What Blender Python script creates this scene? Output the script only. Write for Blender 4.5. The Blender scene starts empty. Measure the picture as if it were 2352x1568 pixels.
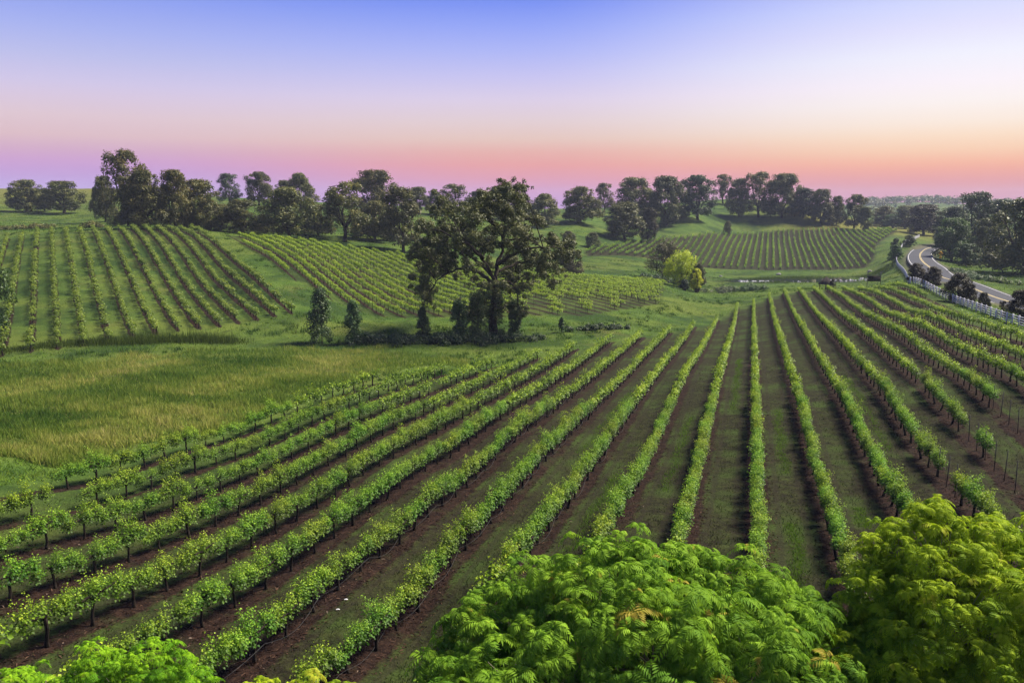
import bpy, math, random
import numpy as np
R = math.radians
rng = np.random.default_rng(7)
random.seed(7)
scene = bpy.context.scene
col = scene.collection

# ------------------------------------------------------------------ camera
# picture coordinates used for surveying: 2352 x 1568, focal 1850 px
F, CX, CY, HZ = 1850.0, 1176.0, 784.0, 480.0
PIT = math.atan((CY - HZ) / F)
CP, SP = math.cos(PIT), math.sin(PIT)
CAMZ = 14.2
cam = bpy.data.cameras.new('camera')
cam.sensor_width = 36.0
cam.sensor_fit = 'HORIZONTAL'
cam.lens = 36.0 * F / 2352.0
cam.clip_start = 0.5
cam.clip_end = 20000
camo = bpy.data.objects.new('camera', cam)
camo.location = (0, 0, CAMZ)
camo.rotation_euler = (math.pi / 2 - PIT, 0, 0)
col.objects.link(camo)
scene.camera = camo

# ------------------------------------------------------------------ sky, sun, exposure
EXPO = 1.25
SUN_AZ, SUN_EL = 62.0, 50.0            # degrees to the right of the view, above the horizon
scene.view_settings.view_transform = 'Standard'
scene.view_settings.look = 'None'
scene.view_settings.gamma = 1.0
scene.view_settings.exposure = EXPO
scene.view_settings.use_curve_mapping = False
scene.cycles.use_denoising = True
scene.cycles.max_bounces = 6
scene.cycles.transparent_max_bounces = 4
scene.cycles.volume_bounces = 0
scene.cycles.use_adaptive_sampling = True
scene.cycles.adaptive_threshold = 0.004


def lin(c):
    c = c / 255.0
    return c / 12.92 if c <= 0.04045 else ((c + 0.055) / 1.055) ** 2.4


world = bpy.data.worlds.new('World')
scene.world = world
world.use_nodes = True
wn, wl = world.node_tree.nodes, world.node_tree.links
wn.clear()


def wnode(t, **k):
    n = wn.new(t)
    for a, b in k.items():
        setattr(n, a, b)
    return n


tc = wnode('ShaderNodeTexCoord')
sep = wnode('ShaderNodeSeparateXYZ')
wl.new(tc.outputs['Generated'], sep.inputs[0])
mr = wnode('ShaderNodeMapRange')
mr.inputs['From Min'].default_value = 0.0
mr.inputs['From Max'].default_value = 0.5
wl.new(sep.outputs['Z'], mr.inputs['Value'])
el = lambda y: max(0.0, math.sin(math.atan((CY - y) / F) - PIT)) / 0.5
SKY = {
    'L': [(470, 176, 144, 212), (425, 186, 146, 213), (400, 194, 144, 206), (381, 203, 150, 201), (359, 210, 164, 192), (331, 221, 185, 191), (290, 223, 196, 205),
          (248, 216, 198, 222), (221, 208, 197, 230), (166, 187, 189, 234), (110, 166, 177, 239), (0, 122, 147, 239)],
    'C': [(470, 190, 136, 200), (440, 208, 134, 182), (410, 224, 142, 160), (380, 233, 150, 144), (350, 232, 170, 158), (320, 230, 195, 182), (280, 227, 204, 206),
          (230, 220, 205, 229), (180, 200, 195, 239), (120, 173, 181, 245), (60, 145, 163, 246), (0, 114, 140, 241)],
    'R': [(470, 210, 132, 158), (425, 230, 140, 134), (400, 244, 160, 130), (386, 250, 176, 138), (359, 252, 205, 166), (331, 254, 222, 191), (304, 254, 234, 216),
          (262, 254, 243, 238), (221, 253, 243, 249), (166, 243, 242, 253), (110, 229, 227, 253), (55, 212, 217, 254), (0, 190, 197, 252)],
}
ZEN = [(0.60, (84, 118, 214)), (1.0, (58, 90, 184))]
ramps = {}
for key, stops in SKY.items():
    rp = wnode('ShaderNodeValToRGB')
    cr = rp.color_ramp
    pts = [(el(y), (r, g, b)) for y, r, g, b in stops] + ZEN
    while len(cr.elements) < len(pts):
        cr.elements.new(0.5)
    for e, (p, c) in zip(cr.elements, pts):
        e.position = p
    for e, (p, c) in zip(cr.elements, pts):
        e.color = (lin(c[0]), lin(c[1]), lin(c[2]), 1)
    wl.new(mr.outputs[0], rp.inputs[0])
    ramps[key] = rp
# nearness to the sunset side, from the horizontal part of the direction
vm = wnode('ShaderNodeVectorMath', operation='MULTIPLY')
vm.inputs[1].default_value = (1, 1, 0)
wl.new(tc.outputs['Generated'], vm.inputs[0])
vn = wnode('ShaderNodeVectorMath', operation='NORMALIZE')
wl.new(vm.outputs[0], vn.inputs[0])
vd = wnode('ShaderNodeVectorMath', operation='DOT_PRODUCT')
vd.inputs[1].default_value = (math.sin(R(SUN_AZ)), math.cos(R(SUN_AZ)), 0)
wl.new(vn.outputs[0], vd.inputs[0])


def wmix(lo, hi, a, b):
    m = wnode('ShaderNodeMapRange', interpolation_type='SMOOTHSTEP')
    m.inputs['From Min'].default_value = lo
    m.inputs['From Max'].default_value = hi
    wl.new(vd.outputs['Value'], m.inputs['Value'])
    x = wnode('ShaderNodeMix', data_type='RGBA')
    wl.new(m.outputs[0], x.inputs['Factor'])
    wl.new(a, x.inputs[6])
    wl.new(b, x.inputs[7])
    return x.outputs[2]


skyc = wmix(0.0, 0.5, ramps['L'].outputs[0], ramps['C'].outputs[0])
skyc = wmix(0.48, 0.86, skyc, ramps['R'].outputs[0])
bg = wnode('ShaderNodeBackground')
bg.inputs['Strength'].default_value = 2 ** (-EXPO) * 0.985
wl.new(skyc, bg.inputs['Color'])
nish = wnode('ShaderNodeTexSky', sky_type='NISHITA', sun_disc=False)
nish.sun_elevation = R(SUN_EL)
nish.sun_rotation = R(SUN_AZ)
bg2 = wnode('ShaderNodeBackground')
bg2.inputs['Strength'].default_value = 0.002
wl.new(nish.outputs[0], bg2.inputs['Color'])
addw = wnode('ShaderNodeAddShader')
wl.new(bg.outputs[0], addw.inputs[0])
wl.new(bg2.outputs[0], addw.inputs[1])
wo = wnode('ShaderNodeOutputWorld')
wl.new(addw.outputs[0], wo.inputs['Surface'])

sun = bpy.data.lights.new('sun', 'SUN')
sun.energy = 5.0
sun.angle = R(18)
sun.color = (1.0, 0.90, 0.74)
suno = bpy.data.objects.new('sun', sun)
suno.rotation_euler = (R(90 - SUN_EL), 0, math.pi - R(SUN_AZ))
col.objects.link(suno)

# ------------------------------------------------------------------ helpers


def ray(u, v):
    x = (u - CX) / F
    y = -(v - CY) / F
    return np.array([x, CP + y * SP, -SP + y * CP])


def P(u, v, dep):
    q = ray(u, v)
    s = dep / q[1]
    return np.array([q[0] * s, dep, q[2] * s + CAMZ])


def project(p):
    p = np.asarray(p, float)
    z = p[..., 2] - CAMZ
    f = p[..., 1] * CP - z * SP
    u = p[..., 1] * SP + z * CP
    return CX + F * p[..., 0] / f, CY - F * u / f


# rows of the near block: straight parallel lines 3 m apart
r0 = ray(1728, 565)
PSI = math.atan2(r0[0], r0[1])
DV = np.array([math.sin(PSI), math.cos(PSI)])
NV = np.array([math.cos(PSI), -math.sin(PSI)])
L0, SPC = 0.75, 3.0
SURVEY = {
    2: [(1798, 658), (1825, 712), (1887, 817), (1951, 921), (2027, 1072), (2099, 1173)],
    3: [(1831, 655), (1912, 748), (1973, 817), (2074, 943), (2189, 1076), (2279, 1166)],
    4: [(1865, 655), (1912, 694), (2016, 773), (2099, 838), (2229, 968), (2340, 1080)],
    5: [(1897, 653), (2009, 723), (2135, 802), (2333, 943)],
    6: [(1933, 655), (2009, 691), (2153, 756), (2279, 820), (2333, 846)],
    7: [(1969, 655), (2081, 702), (2225, 759), (2347, 802)],
    8: [(2009, 656), (2117, 684), (2261, 734), (2333, 756)],
    9: [(2034, 652), (2124, 669)],
    -2: [(1645, 730), (1581, 835), (1505, 997), (1433, 1117), (1369, 1237)],
    -3: [(1593, 737), (1512, 842), (1433, 941), (1337, 1073), (1233, 1197), (1145, 1289)],
    -4: [(1535, 752), (1313, 961), (1197, 1073), (1085, 1189), (949, 1341), (781, 1473)],
    -5: [(1475, 757), (1185, 969), (1101, 1049), (977, 1137), (821, 1249), (640, 1393), (516, 1481)],
    -6: [(1405, 765), (1093, 969), (961, 1045), (805, 1153), (632, 1269), (420, 1389), (304, 1449)],
    -11: [(180, 1065), (308, 1033), (440, 993), (552, 965), (840, 860)],
}
ctrl = []
for k, pts in SURVEY.items():
    for u, v in pts:
        q = ray(u, v)
        s = (L0 + SPC * k) / (NV @ q[:2])
        ctrl.append((q[0] * s, q[1] * s, q[2] * s + CAMZ - 1.2))
for u, v, d in [
        # left block, valley, meadow
        (10, 791, 92), (246, 770, 99), (407, 757, 103), (547, 743, 109), (680, 733, 113),
        (72, 536, 178), (191, 533, 182), (273, 530, 186), (355, 530, 190), (445, 534, 190),
        (80, 640, 128), (300, 640, 132), (500, 640, 142), (0, 560, 165),
        (100, 523, 225), (0, 500, 270), (140, 490, 300), (100, 440, 430), (0, 433, 480), (240, 433, 480), (-300, 445, 460),
        (0, 860, 76), (300, 830, 84), (600, 810, 92), (850, 800, 96), (0, 960, 55), (300, 900, 66), (600, 865, 74),
        (0, 1100, 38), (-200, 1000, 48), (-300, 800, 90),
        # centre block and the slope behind it
        (515, 539, 190), (600, 600, 150), (870, 728, 125), (1110, 726, 127), (1340, 725, 128), (1512, 699, 150), (1530, 655, 190),
        (700, 562, 192), (950, 598, 198), (1250, 632, 195), (800, 640, 155), (1150, 668, 158), (1134, 768, 112), (760, 795, 99), (1300, 760, 113),
        (400, 525, 215), (560, 535, 215), (795, 553, 218), (925, 577, 213), (1100, 590, 225), (520, 470, 330), (600, 470, 335), (700, 480, 320),
        (960, 490, 345), (1100, 497, 345), (1250, 520, 328), (1332, 511, 340), (1433, 550, 320), (1290, 560, 280),
        (1345, 585, 268), (1450, 606, 250), (1450, 640, 205), (1590, 668, 195), (1500, 520, 385), (1600, 504, 400), (1700, 498, 440), (1700, 462, 490),
        (1458, 490, 420), (1380, 485, 440), (1780, 475, 470), (1850, 499, 430),
        # far block, pond bank
        (1610, 614, 283), (1762, 621, 281), (1990, 614, 285), (1680, 537, 405), (1762, 533, 408), (1850, 528, 412), (2040, 529, 405), (1760, 575, 335), (1950, 570, 340),
        (1640, 655, 235), (1760, 643, 250), (1900, 643, 250), (1990, 643, 251), (1760, 630, 268), (1950, 628, 272),
        (1940, 520, 435), (2040, 605, 270), (2060, 560, 320), (2112, 546, 375), (2000, 522, 460),
        # fence and road
        (2352, 750, 97), (2310, 737, 103), (2250, 713, 116), (2208, 699, 126), (2100, 650, 161), (2080, 634, 205), (2057, 600, 258),
        (2309, 692, 135), (2244, 668, 152), (2167, 639, 180), (2136, 615, 212), (2119, 601, 236), (2113, 589, 262), (2117, 579.5, 288), (2143, 568.5, 322), (2180, 560, 350),
        (2352, 665, 160), (2300, 640, 190), (2352, 610, 230), (2220, 610, 250), (2175, 604, 252), (2500, 700, 140), (2500, 600, 240), (2300, 580, 300),
        # far country
        (2010, 500, 700), (2200, 505, 700), (2010, 478, 1250), (2110, 464, 1450), (2240, 470, 1450), (2352, 473, 1500), (2500, 474, 1500),
        (1100, 481, 1200), (500, 480, 1200), (1500, 480, 1200), (0, 478, 1400), (-400, 478, 1400),
        (1800, 481, 1100), (1100, 480.5, 700), (1500, 482, 700), (1750, 483, 750), (0, 470, 800), (400, 476, 800)]:
    ctrl.append(tuple(P(u, v, d)))
for az in (-60, -30, 0, 30, 60):
    ctrl.append((14 * math.sin(R(az)), 14 * math.cos(R(az)), 0.0))
    ctrl.append((3000 * math.sin(R(az)), 3000 * math.cos(R(az)), 10.0))
    ctrl.append((9000 * math.sin(R(az)), 9000 * math.cos(R(az)), 12.0))
ctrl = np.array(ctrl)


def tcoord(x, y):
    az = np.arctan2(x, y)
    az = np.clip(az, -R(62), R(62))
    r = np.maximum(np.hypot(x, y), 14.0)
    return np.stack([az * 3.2, np.log(r)], -1)


def tps_k(d2):
    return np.where(d2 > 0, 0.5 * d2 * np.log(np.maximum(d2, 1e-12)), 0.0)


_C = tcoord(ctrl[:, 0], ctrl[:, 1])
_n = len(_C)
_K = tps_k(((_C[:, None] - _C[None]) ** 2).sum(-1)) + np.eye(_n) * 6e-4
_Pm = np.c_[np.ones(_n), _C]
_A = np.block([[_K, _Pm], [_Pm.T, np.zeros((3, 3))]])
_sol = np.linalg.solve(_A, np.r_[ctrl[:, 2], 0, 0, 0])


def tz(x, y):
    x = np.asarray(x, float)
    y = np.asarray(y, float)
    sh = x.shape
    T = tcoord(x.ravel(), y.ravel())
    out = np.empty(len(T))
    for i in range(0, len(T), 20000):
        t = T[i:i + 20000]
        d2 = ((t[:, None] - _C[None]) ** 2).sum(-1)
        out[i:i + 20000] = tps_k(d2) @ _sol[:_n] + _sol[_n] + t @ _sol[_n + 1:]
    # behind the viewpoint the ground levels out
    aaz = np.abs(np.arctan2(x.ravel(), y.ravel()))
    w = np.clip((aaz - R(62)) / R(50), 0, 1)
    w = w * w * (3 - 2 * w)
    out = out * (1 - w)
    return out.reshape(sh)


def G(u, dep):
    """ground point seen in picture column u at distance dep"""
    z = -2.0
    for _ in range(8):
        f = dep * CP - (z - CAMZ) * SP
        x = (u - CX) / F * f
        z = float(tz(x, dep))
    return np.array([x, dep, z])


def GR(u, v, d0=20, d1=600):
    """first ground point along the line of sight through picture point (u, v)"""
    q = ray(u, v)
    d = np.geomspace(d0, d1, 700)
    s = d / q[1]
    dz = q[2] * s + CAMZ - tz(q[0] * s, d)
    i = np.argmax(dz < 0) if (dz < 0).any() else len(d) - 1
    i = max(i, 1)
    a = dz[i - 1] / (dz[i - 1] - dz[i] + 1e-9)
    dd = d[i - 1] + (d[i] - d[i - 1]) * min(max(a, 0), 1)
    s = dd / q[1]
    return np.array([q[0] * s, dd, float(tz(q[0] * s, dd))])


def mesh(name, verts, faces, mats, tint=None, midx=None, smooth=False, attrs=None):
    """faces: (n,3) or (n,4) int array, or a list of such arrays"""
    me = bpy.data.meshes.new(name)
    verts = np.asarray(verts, np.float32).reshape(-1, 3)
    fl = faces if isinstance(faces, list) else [faces]
    fl = [np.asarray(f, np.int32) for f in fl if len(f)]
    me.vertices.add(len(verts))
    me.vertices.foreach_set('co', verts.ravel())
    tot = np.concatenate([np.full(len(f), f.shape[1], np.int32) for f in fl])
    idx = np.concatenate([f.ravel() for f in fl])
    me.loops.add(len(idx))
    me.loops.foreach_set('vertex_index', idx)
    me.polygons.add(len(tot))
    me.polygons.foreach_set('loop_start', np.r_[0, np.cumsum(tot)[:-1]].astype(np.int32))
    me.polygons.foreach_set('loop_total', tot)
    if smooth:
        me.polygons.foreach_set('use_smooth', np.ones(len(tot), bool))
    for m in (mats if isinstance(mats, (list, tuple)) else [mats]):
        me.materials.append(m)
    if midx is not None:
        me.polygons.foreach_set('material_index', np.asarray(midx, np.int32))
    if tint is not None:
        a = me.attributes.new('tint', 'FLOAT', 'POINT')
        a.data.foreach_set('value', np.asarray(tint, np.float32))
    for k, v in (attrs or {}).items():
        a = me.attributes.new(k, 'FLOAT', 'POINT')
        a.data.foreach_set('value', np.asarray(v, np.float32))
    me.update(calc_edges=True)
    return me


def obj(name, me, parent=None, loc=None, rot=None, scale=None):
    o = bpy.data.objects.new(name, me)
    col.objects.link(o)
    if parent is not None:
        o.parent = parent
    if loc is not None:
        o.location = loc
    if rot is not None:
        o.rotation_euler = rot
    if scale is not None:
        o.scale = scale
    return o


def tag(o, label=None, cat=None, group=None, kind=None):
    if label:
        o['label'] = label
    if cat:
        o['category'] = cat
    if group:
        o['group'] = group
    if kind:
        o['kind'] = kind
    return o


class MB:
    """collects vertices and faces"""

    def __init__(s):
        s.v, s.t, s.q, s.tint, s.n = [], [], [], [], 0

    def add(s, v, t=None, q=None, tint=0.5):
        v = np.asarray(v, float).reshape(-1, 3)
        if t is not None and len(t):
            s.t.append(np.asarray(t, int) + s.n)
        if q is not None and len(q):
            s.q.append(np.asarray(q, int) + s.n)
        s.v.append(v)
        s.tint.append(np.broadcast_to(np.asarray(tint, float), (len(v),)))
        s.n += len(v)
        return s

    def tube(s, path, rad, sides=6, cap=True):
        path = np.asarray(path, float)
        n = len(path)
        rad = np.broadcast_to(np.asarray(rad, float), (n,))
        tan = np.gradient(path, axis=0)
        tan /= np.linalg.norm(tan, axis=1)[:, None] + 1e-9
        ref = np.array([0.31, 0.17, 0.93]) if abs(tan[:, 2]).mean() < 0.75 else np.array([0.93, 0.21, 0.11])
        a = np.cross(tan, ref)
        a /= np.linalg.norm(a, axis=1)[:, None] + 1e-9
        b = np.cross(tan, a)
        th = np.arange(sides) / sides * 2 * math.pi
        ring = a[:, None] * np.cos(th)[None, :, None] + b[:, None] * np.sin(th)[None, :, None]
        v = (path[:, None] + ring * rad[:, None, None]).reshape(-1, 3)
        i, j = np.meshgrid(np.arange(n - 1), np.arange(sides), indexing='ij')
        i, j = i.ravel(), j.ravel()
        j2 = (j + 1) % sides
        q = np.stack([i * sides + j, i * sides + j2, (i + 1) * sides + j2, (i + 1) * sides + j], 1)
        t = []
        if cap:
            v = np.r_[v, path[-1:], path[:1]]
            e = n * sides
            jj = np.arange(sides)
            t = np.r_[np.stack([(n - 1) * sides + jj, (n - 1) * sides + (jj + 1) % sides, np.full(sides, e)], 1),
                      np.stack([(jj + 1) % sides, jj, np.full(sides, e + 1)], 1)]
        return s.add(v, t, q)

    def box(s, c, size, rz=0.0):
        c = np.asarray(c, float)
        h = np.asarray(size, float) / 2
        v = np.array([(x, y, z) for z in (-1, 1) for y in (-1, 1) for x in (-1, 1)], float) * h
        cs, sn = math.cos(rz), math.sin(rz)
        v = np.c_[v[:, 0] * cs - v[:, 1] * sn, v[:, 0] * sn + v[:, 1] * cs, v[:, 2]] + c
        return s.add(v, None, [(0, 2, 3, 1), (4, 5, 7, 6), (0, 1, 5, 4), (2, 6, 7, 3), (0, 4, 6, 2), (1, 3, 7, 5)])

    def me(s, name, mat, smooth=False, tint=False):
        f = []
        if s.t:
            f.append(np.concatenate(s.t))
        if s.q:
            f.append(np.concatenate(s.q))
        return mesh(name, np.concatenate(s.v), f, mat, tint=np.concatenate(s.tint) if tint else None, smooth=smooth)


def unit(a):
    return a / (np.linalg.norm(a, axis=-1, keepdims=True) + 1e-9)


def leaf_quads(c, d, nrm, ln, wd, fold=0.18):
    """rhombic leaves: base at c, running along d, facing nrm; returns verts (4n,3), tris (2n,3)"""
    d = unit(d)
    sd = unit(np.cross(d, nrm))
    up = np.cross(sd, d)
    ln = np.broadcast_to(ln, (len(c),))[:, None]
    wd = np.broadcast_to(wd, (len(c),))[:, None]
    mid = c + d * ln * 0.45
    v = np.stack([c, mid - sd * wd * 0.5 + up * wd * fold, c + d * ln - up * ln * 0.12, mid + sd * wd * 0.5 + up * wd * fold], 1)
    b = np.arange(len(c)) * 4
    t = np.concatenate([np.stack([b, b + 1, b + 2], 1), np.stack([b, b + 2, b + 3], 1)])
    return v.reshape(-1, 3), t


def rdir(n, g=rng):
    return unit(g.normal(size=(n, 3)))


# ------------------------------------------------------------------ materials


def nodes_of(m):
    m.use_nodes = True
    nt = m.node_tree
    nt.nodes.clear()
    return nt, nt.nodes, nt.links


def leaf_mat(name, cols, trans=0.35, rough=0.5, objvar=0.25, spec=0.3, hue=0.02):
    m = bpy.data.materials.new(name)
    nt, N, Lk = nodes_of(m)
    at = N.new('ShaderNodeAttribute')
    at.attribute_name = 'tint'
    rp = N.new('ShaderNodeValToRGB')
    while len(rp.color_ramp.elements) < len(cols):
        rp.color_ramp.elements.new(0.5)
    for e, (p, c) in zip(rp.color_ramp.elements, cols):
        e.position = p
    for e, (p, c) in zip(rp.color_ramp.elements, cols):
        e.color = (*c, 1)
    Lk.new(at.outputs['Fac'], rp.inputs[0])
    oi = N.new('ShaderNodeObjectInfo')
    mp = N.new('ShaderNodeMapRange')
    mp.inputs['To Min'].default_value = (1 - objvar) * 0.74
    mp.inputs['To Max'].default_value = (1 + objvar) * 0.74
    Lk.new(oi.outputs['Random'], mp.inputs['Value'])
    mh = N.new('ShaderNodeMapRange')
    mh.inputs['To Min'].default_value = 0.5 + hue
    mh.inputs['To Max'].default_value = 0.5 - hue
    m2 = N.new('ShaderNodeMath')
    m2.operation = 'FRACT'
    m3 = N.new('ShaderNodeMath')
    m3.operation = 'MULTIPLY'
    m3.inputs[1].default_value = 7.31
    Lk.new(oi.outputs['Random'], m3.inputs[0])
    Lk.new(m3.outputs[0], m2.inputs[0])
    Lk.new(m2.outputs[0], mh.inputs['Value'])
    hs = N.new('ShaderNodeHueSaturation')
    Lk.new(rp.outputs[0], hs.inputs['Color'])
    Lk.new(mp.outputs[0], hs.inputs['Value'])
    Lk.new(mh.outputs[0], hs.inputs['Hue'])
    pb = N.new('ShaderNodeBsdfPrincipled')
    pb.inputs['Roughness'].default_value = rough
    pb.inputs['Specular IOR Level'].default_value = spec
    Lk.new(hs.outputs[0], pb.inputs['Base Color'])
    tr = N.new('ShaderNodeBsdfTranslucent')
    Lk.new(hs.outputs[0], tr.inputs['Color'])
    mx = N.new('ShaderNodeMixShader')
    mx.inputs[0].default_value = trans
    Lk.new(pb.outputs[0], mx.inputs[1])
    Lk.new(tr.outputs[0], mx.inputs[2])
    out = N.new('ShaderNodeOutputMaterial')
    Lk.new(mx.outputs[0], out.inputs['Surface'])
    return m


def plain_mat(name, c, rough=0.8, noise=0.25, scale=8.0, spec=0.3, bump=0.0, metallic=0.0):
    m = bpy.data.materials.new(name)
    nt, N, Lk = nodes_of(m)
    tcn = N.new('ShaderNodeTexCoord')
    nz = N.new('ShaderNodeTexNoise')
    nz.inputs['Scale'].default_value = scale
    nz.inputs['Detail'].default_value = 5
    Lk.new(tcn.outputs['Object'], nz.inputs['Vector'])
    mp = N.new('ShaderNodeMapRange')
    mp.inputs['To Min'].default_value = (1 - noise) * 0.72
    mp.inputs['To Max'].default_value = (1 + noise) * 0.72
    mp.inputs['From Min'].default_value = 0.3
    mp.inputs['From Max'].default_value = 0.7
    Lk.new(nz.outputs['Fac'], mp.inputs['Value'])
    hs = N.new('ShaderNodeHueSaturation')
    hs.inputs['Color'].default_value = (*c, 1)
    Lk.new(mp.outputs[0], hs.inputs['Value'])
    pb = N.new('ShaderNodeBsdfPrincipled')
    pb.inputs['Roughness'].default_value = rough
    pb.inputs['Specular IOR Level'].default_value = spec
    pb.inputs['Metallic'].default_value = metallic
    Lk.new(hs.outputs[0], pb.inputs['Base Color'])
    if bump:
        bp = N.new('ShaderNodeBump')
        bp.inputs['Strength'].default_value = bump
        Lk.new(nz.outputs['Fac'], bp.inputs['Height'])
        Lk.new(bp.outputs[0], pb.inputs['Normal'])
    out = N.new('ShaderNodeOutputMaterial')
    Lk.new(pb.outputs[0], out.inputs['Surface'])
    return m


M = {}
M['vine'] = leaf_mat('vine_leaf', [(0, (0.032, 0.080, 0.008)), (0.5, (0.155, 0.310, 0.014)), (1, (0.54, 0.74, 0.045))], trans=0.36, objvar=0.14, rough=0.5, spec=0.2)  # dark end deepened to paint in shade low in the canopy
M['vine_far'] = leaf_mat('vine_leaf_pale', [(0, (0.13, 0.20, 0.012)), (0.5, (0.36, 0.48, 0.022)), (1, (0.64, 0.72, 0.06))], trans=0.42, objvar=0.1)
M['vine_dull'] = leaf_mat('vine_leaf_olive', [(0, (0.055, 0.095, 0.010)), (0.5, (0.19, 0.28, 0.024)), (1, (0.48, 0.56, 0.07))], trans=0.42, objvar=0.1)
M['vine_wood'] = plain_mat('vine_bark', (0.030, 0.023, 0.018), 0.95, 0.4, 14, 0.1, 0.5)
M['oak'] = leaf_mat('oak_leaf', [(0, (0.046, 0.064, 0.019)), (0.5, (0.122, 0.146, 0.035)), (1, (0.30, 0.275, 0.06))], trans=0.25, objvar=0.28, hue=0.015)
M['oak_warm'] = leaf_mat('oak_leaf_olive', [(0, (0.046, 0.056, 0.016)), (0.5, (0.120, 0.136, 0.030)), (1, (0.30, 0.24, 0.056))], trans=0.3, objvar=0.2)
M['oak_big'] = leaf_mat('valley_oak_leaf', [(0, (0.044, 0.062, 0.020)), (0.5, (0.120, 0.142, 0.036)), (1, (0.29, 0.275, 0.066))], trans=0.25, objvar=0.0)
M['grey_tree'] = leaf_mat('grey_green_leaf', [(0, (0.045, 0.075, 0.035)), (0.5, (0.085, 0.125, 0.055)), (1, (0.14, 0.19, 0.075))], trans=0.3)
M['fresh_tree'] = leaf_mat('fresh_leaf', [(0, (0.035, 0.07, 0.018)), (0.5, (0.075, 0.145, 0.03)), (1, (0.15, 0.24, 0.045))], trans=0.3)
M['plum'] = leaf_mat('bronze_leaf', [(0, (0.022, 0.022, 0.012)), (0.5, (0.050, 0.045, 0.018)), (1, (0.095, 0.10, 0.028))], trans=0.25)
M['willow'] = leaf_mat('willow_leaf', [(0, (0.27, 0.36, 0.015)), (0.5, (0.56, 0.68, 0.02)), (1, (0.78, 0.85, 0.05))], trans=0.4, objvar=0.1)
M['willow_dull'] = leaf_mat('willow_dull_leaf', [(0, (0.05, 0.055, 0.025)), (0.5, (0.10, 0.10, 0.035)), (1, (0.17, 0.18, 0.05))], trans=0.35, objvar=0.05)
M['bramble'] = leaf_mat('bramble_leaf', [(0, (0.018, 0.045, 0.018)), (0.5, (0.040, 0.085, 0.028)), (1, (0.085, 0.15, 0.045))], trans=0.25)
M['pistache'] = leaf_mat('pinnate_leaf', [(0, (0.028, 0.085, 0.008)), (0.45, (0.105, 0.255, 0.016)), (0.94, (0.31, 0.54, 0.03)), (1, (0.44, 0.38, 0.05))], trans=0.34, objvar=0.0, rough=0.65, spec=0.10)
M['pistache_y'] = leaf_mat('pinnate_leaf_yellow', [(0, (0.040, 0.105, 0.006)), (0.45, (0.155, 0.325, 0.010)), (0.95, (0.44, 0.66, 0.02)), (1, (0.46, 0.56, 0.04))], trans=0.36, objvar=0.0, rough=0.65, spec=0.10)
M['bark'] = plain_mat('oak_bark', (0.055, 0.045, 0.035), 0.95, 0.4, 3, 0.1, 0.6)
M['bark_pale'] = plain_mat('pale_twig_bark', (0.22, 0.19, 0.14), 0.9, 0.3, 6, 0.1, 0.3)
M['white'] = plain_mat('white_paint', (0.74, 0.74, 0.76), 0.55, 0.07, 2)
M['asphalt'] = plain_mat('asphalt', (0.019, 0.024, 0.038), 0.85, 0.18, 0.6, 0.3)
M['line_white'] = plain_mat('road_paint_white', (0.72, 0.72, 0.72), 0.6, 0.15, 1.0)
M['line_yellow'] = plain_mat('road_paint_yellow', (0.62, 0.50, 0.20), 0.6, 0.15, 1.0)
M['steel'] = plain_mat('stake_steel', (0.045, 0.04, 0.038), 0.7, 0.3, 12)
M['hose'] = plain_mat('drip_hose', (0.035, 0.035, 0.038), 0.5, 0.2, 5)
M['rock'] = plain_mat('rock', (0.24, 0.235, 0.23), 0.9, 0.25, 2.5, 0.2, 0.5)
M['sign_orange'] = plain_mat('sign_yellow', (0.95, 0.48, 0.02), 0.5, 0.03, 2)
M['black'] = plain_mat('black_paint', (0.012, 0.012, 0.012), 0.6, 0.1, 2)
M['roof'] = plain_mat('dark_shingle', (0.028, 0.022, 0.020), 0.9, 0.3, 5, 0.1, 0.4)
M['wood'] = plain_mat('brown_timber', (0.09, 0.055, 0.035), 0.9, 0.3, 5)
M['iron'] = plain_mat('dark_iron', (0.025, 0.022, 0.022), 0.6, 0.2, 5)
M['meadow'] = leaf_mat('meadow_blade', [(0, (0.085, 0.15, 0.02)), (0.4, (0.24, 0.30, 0.04)), (0.7, (0.42, 0.40, 0.085)), (1, (0.64, 0.50, 0.22))], trans=0.4, objvar=0, rough=0.7, spec=0.1)
M['grass'] = leaf_mat('grass_blade', [(0, (0.040, 0.085, 0.014)), (0.45, (0.10, 0.165, 0.022)), (0.75, (0.175, 0.20, 0.040)), (1, (0.30, 0.24, 0.10))], trans=0.3, objvar=0, rough=0.7, spec=0.1)


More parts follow.
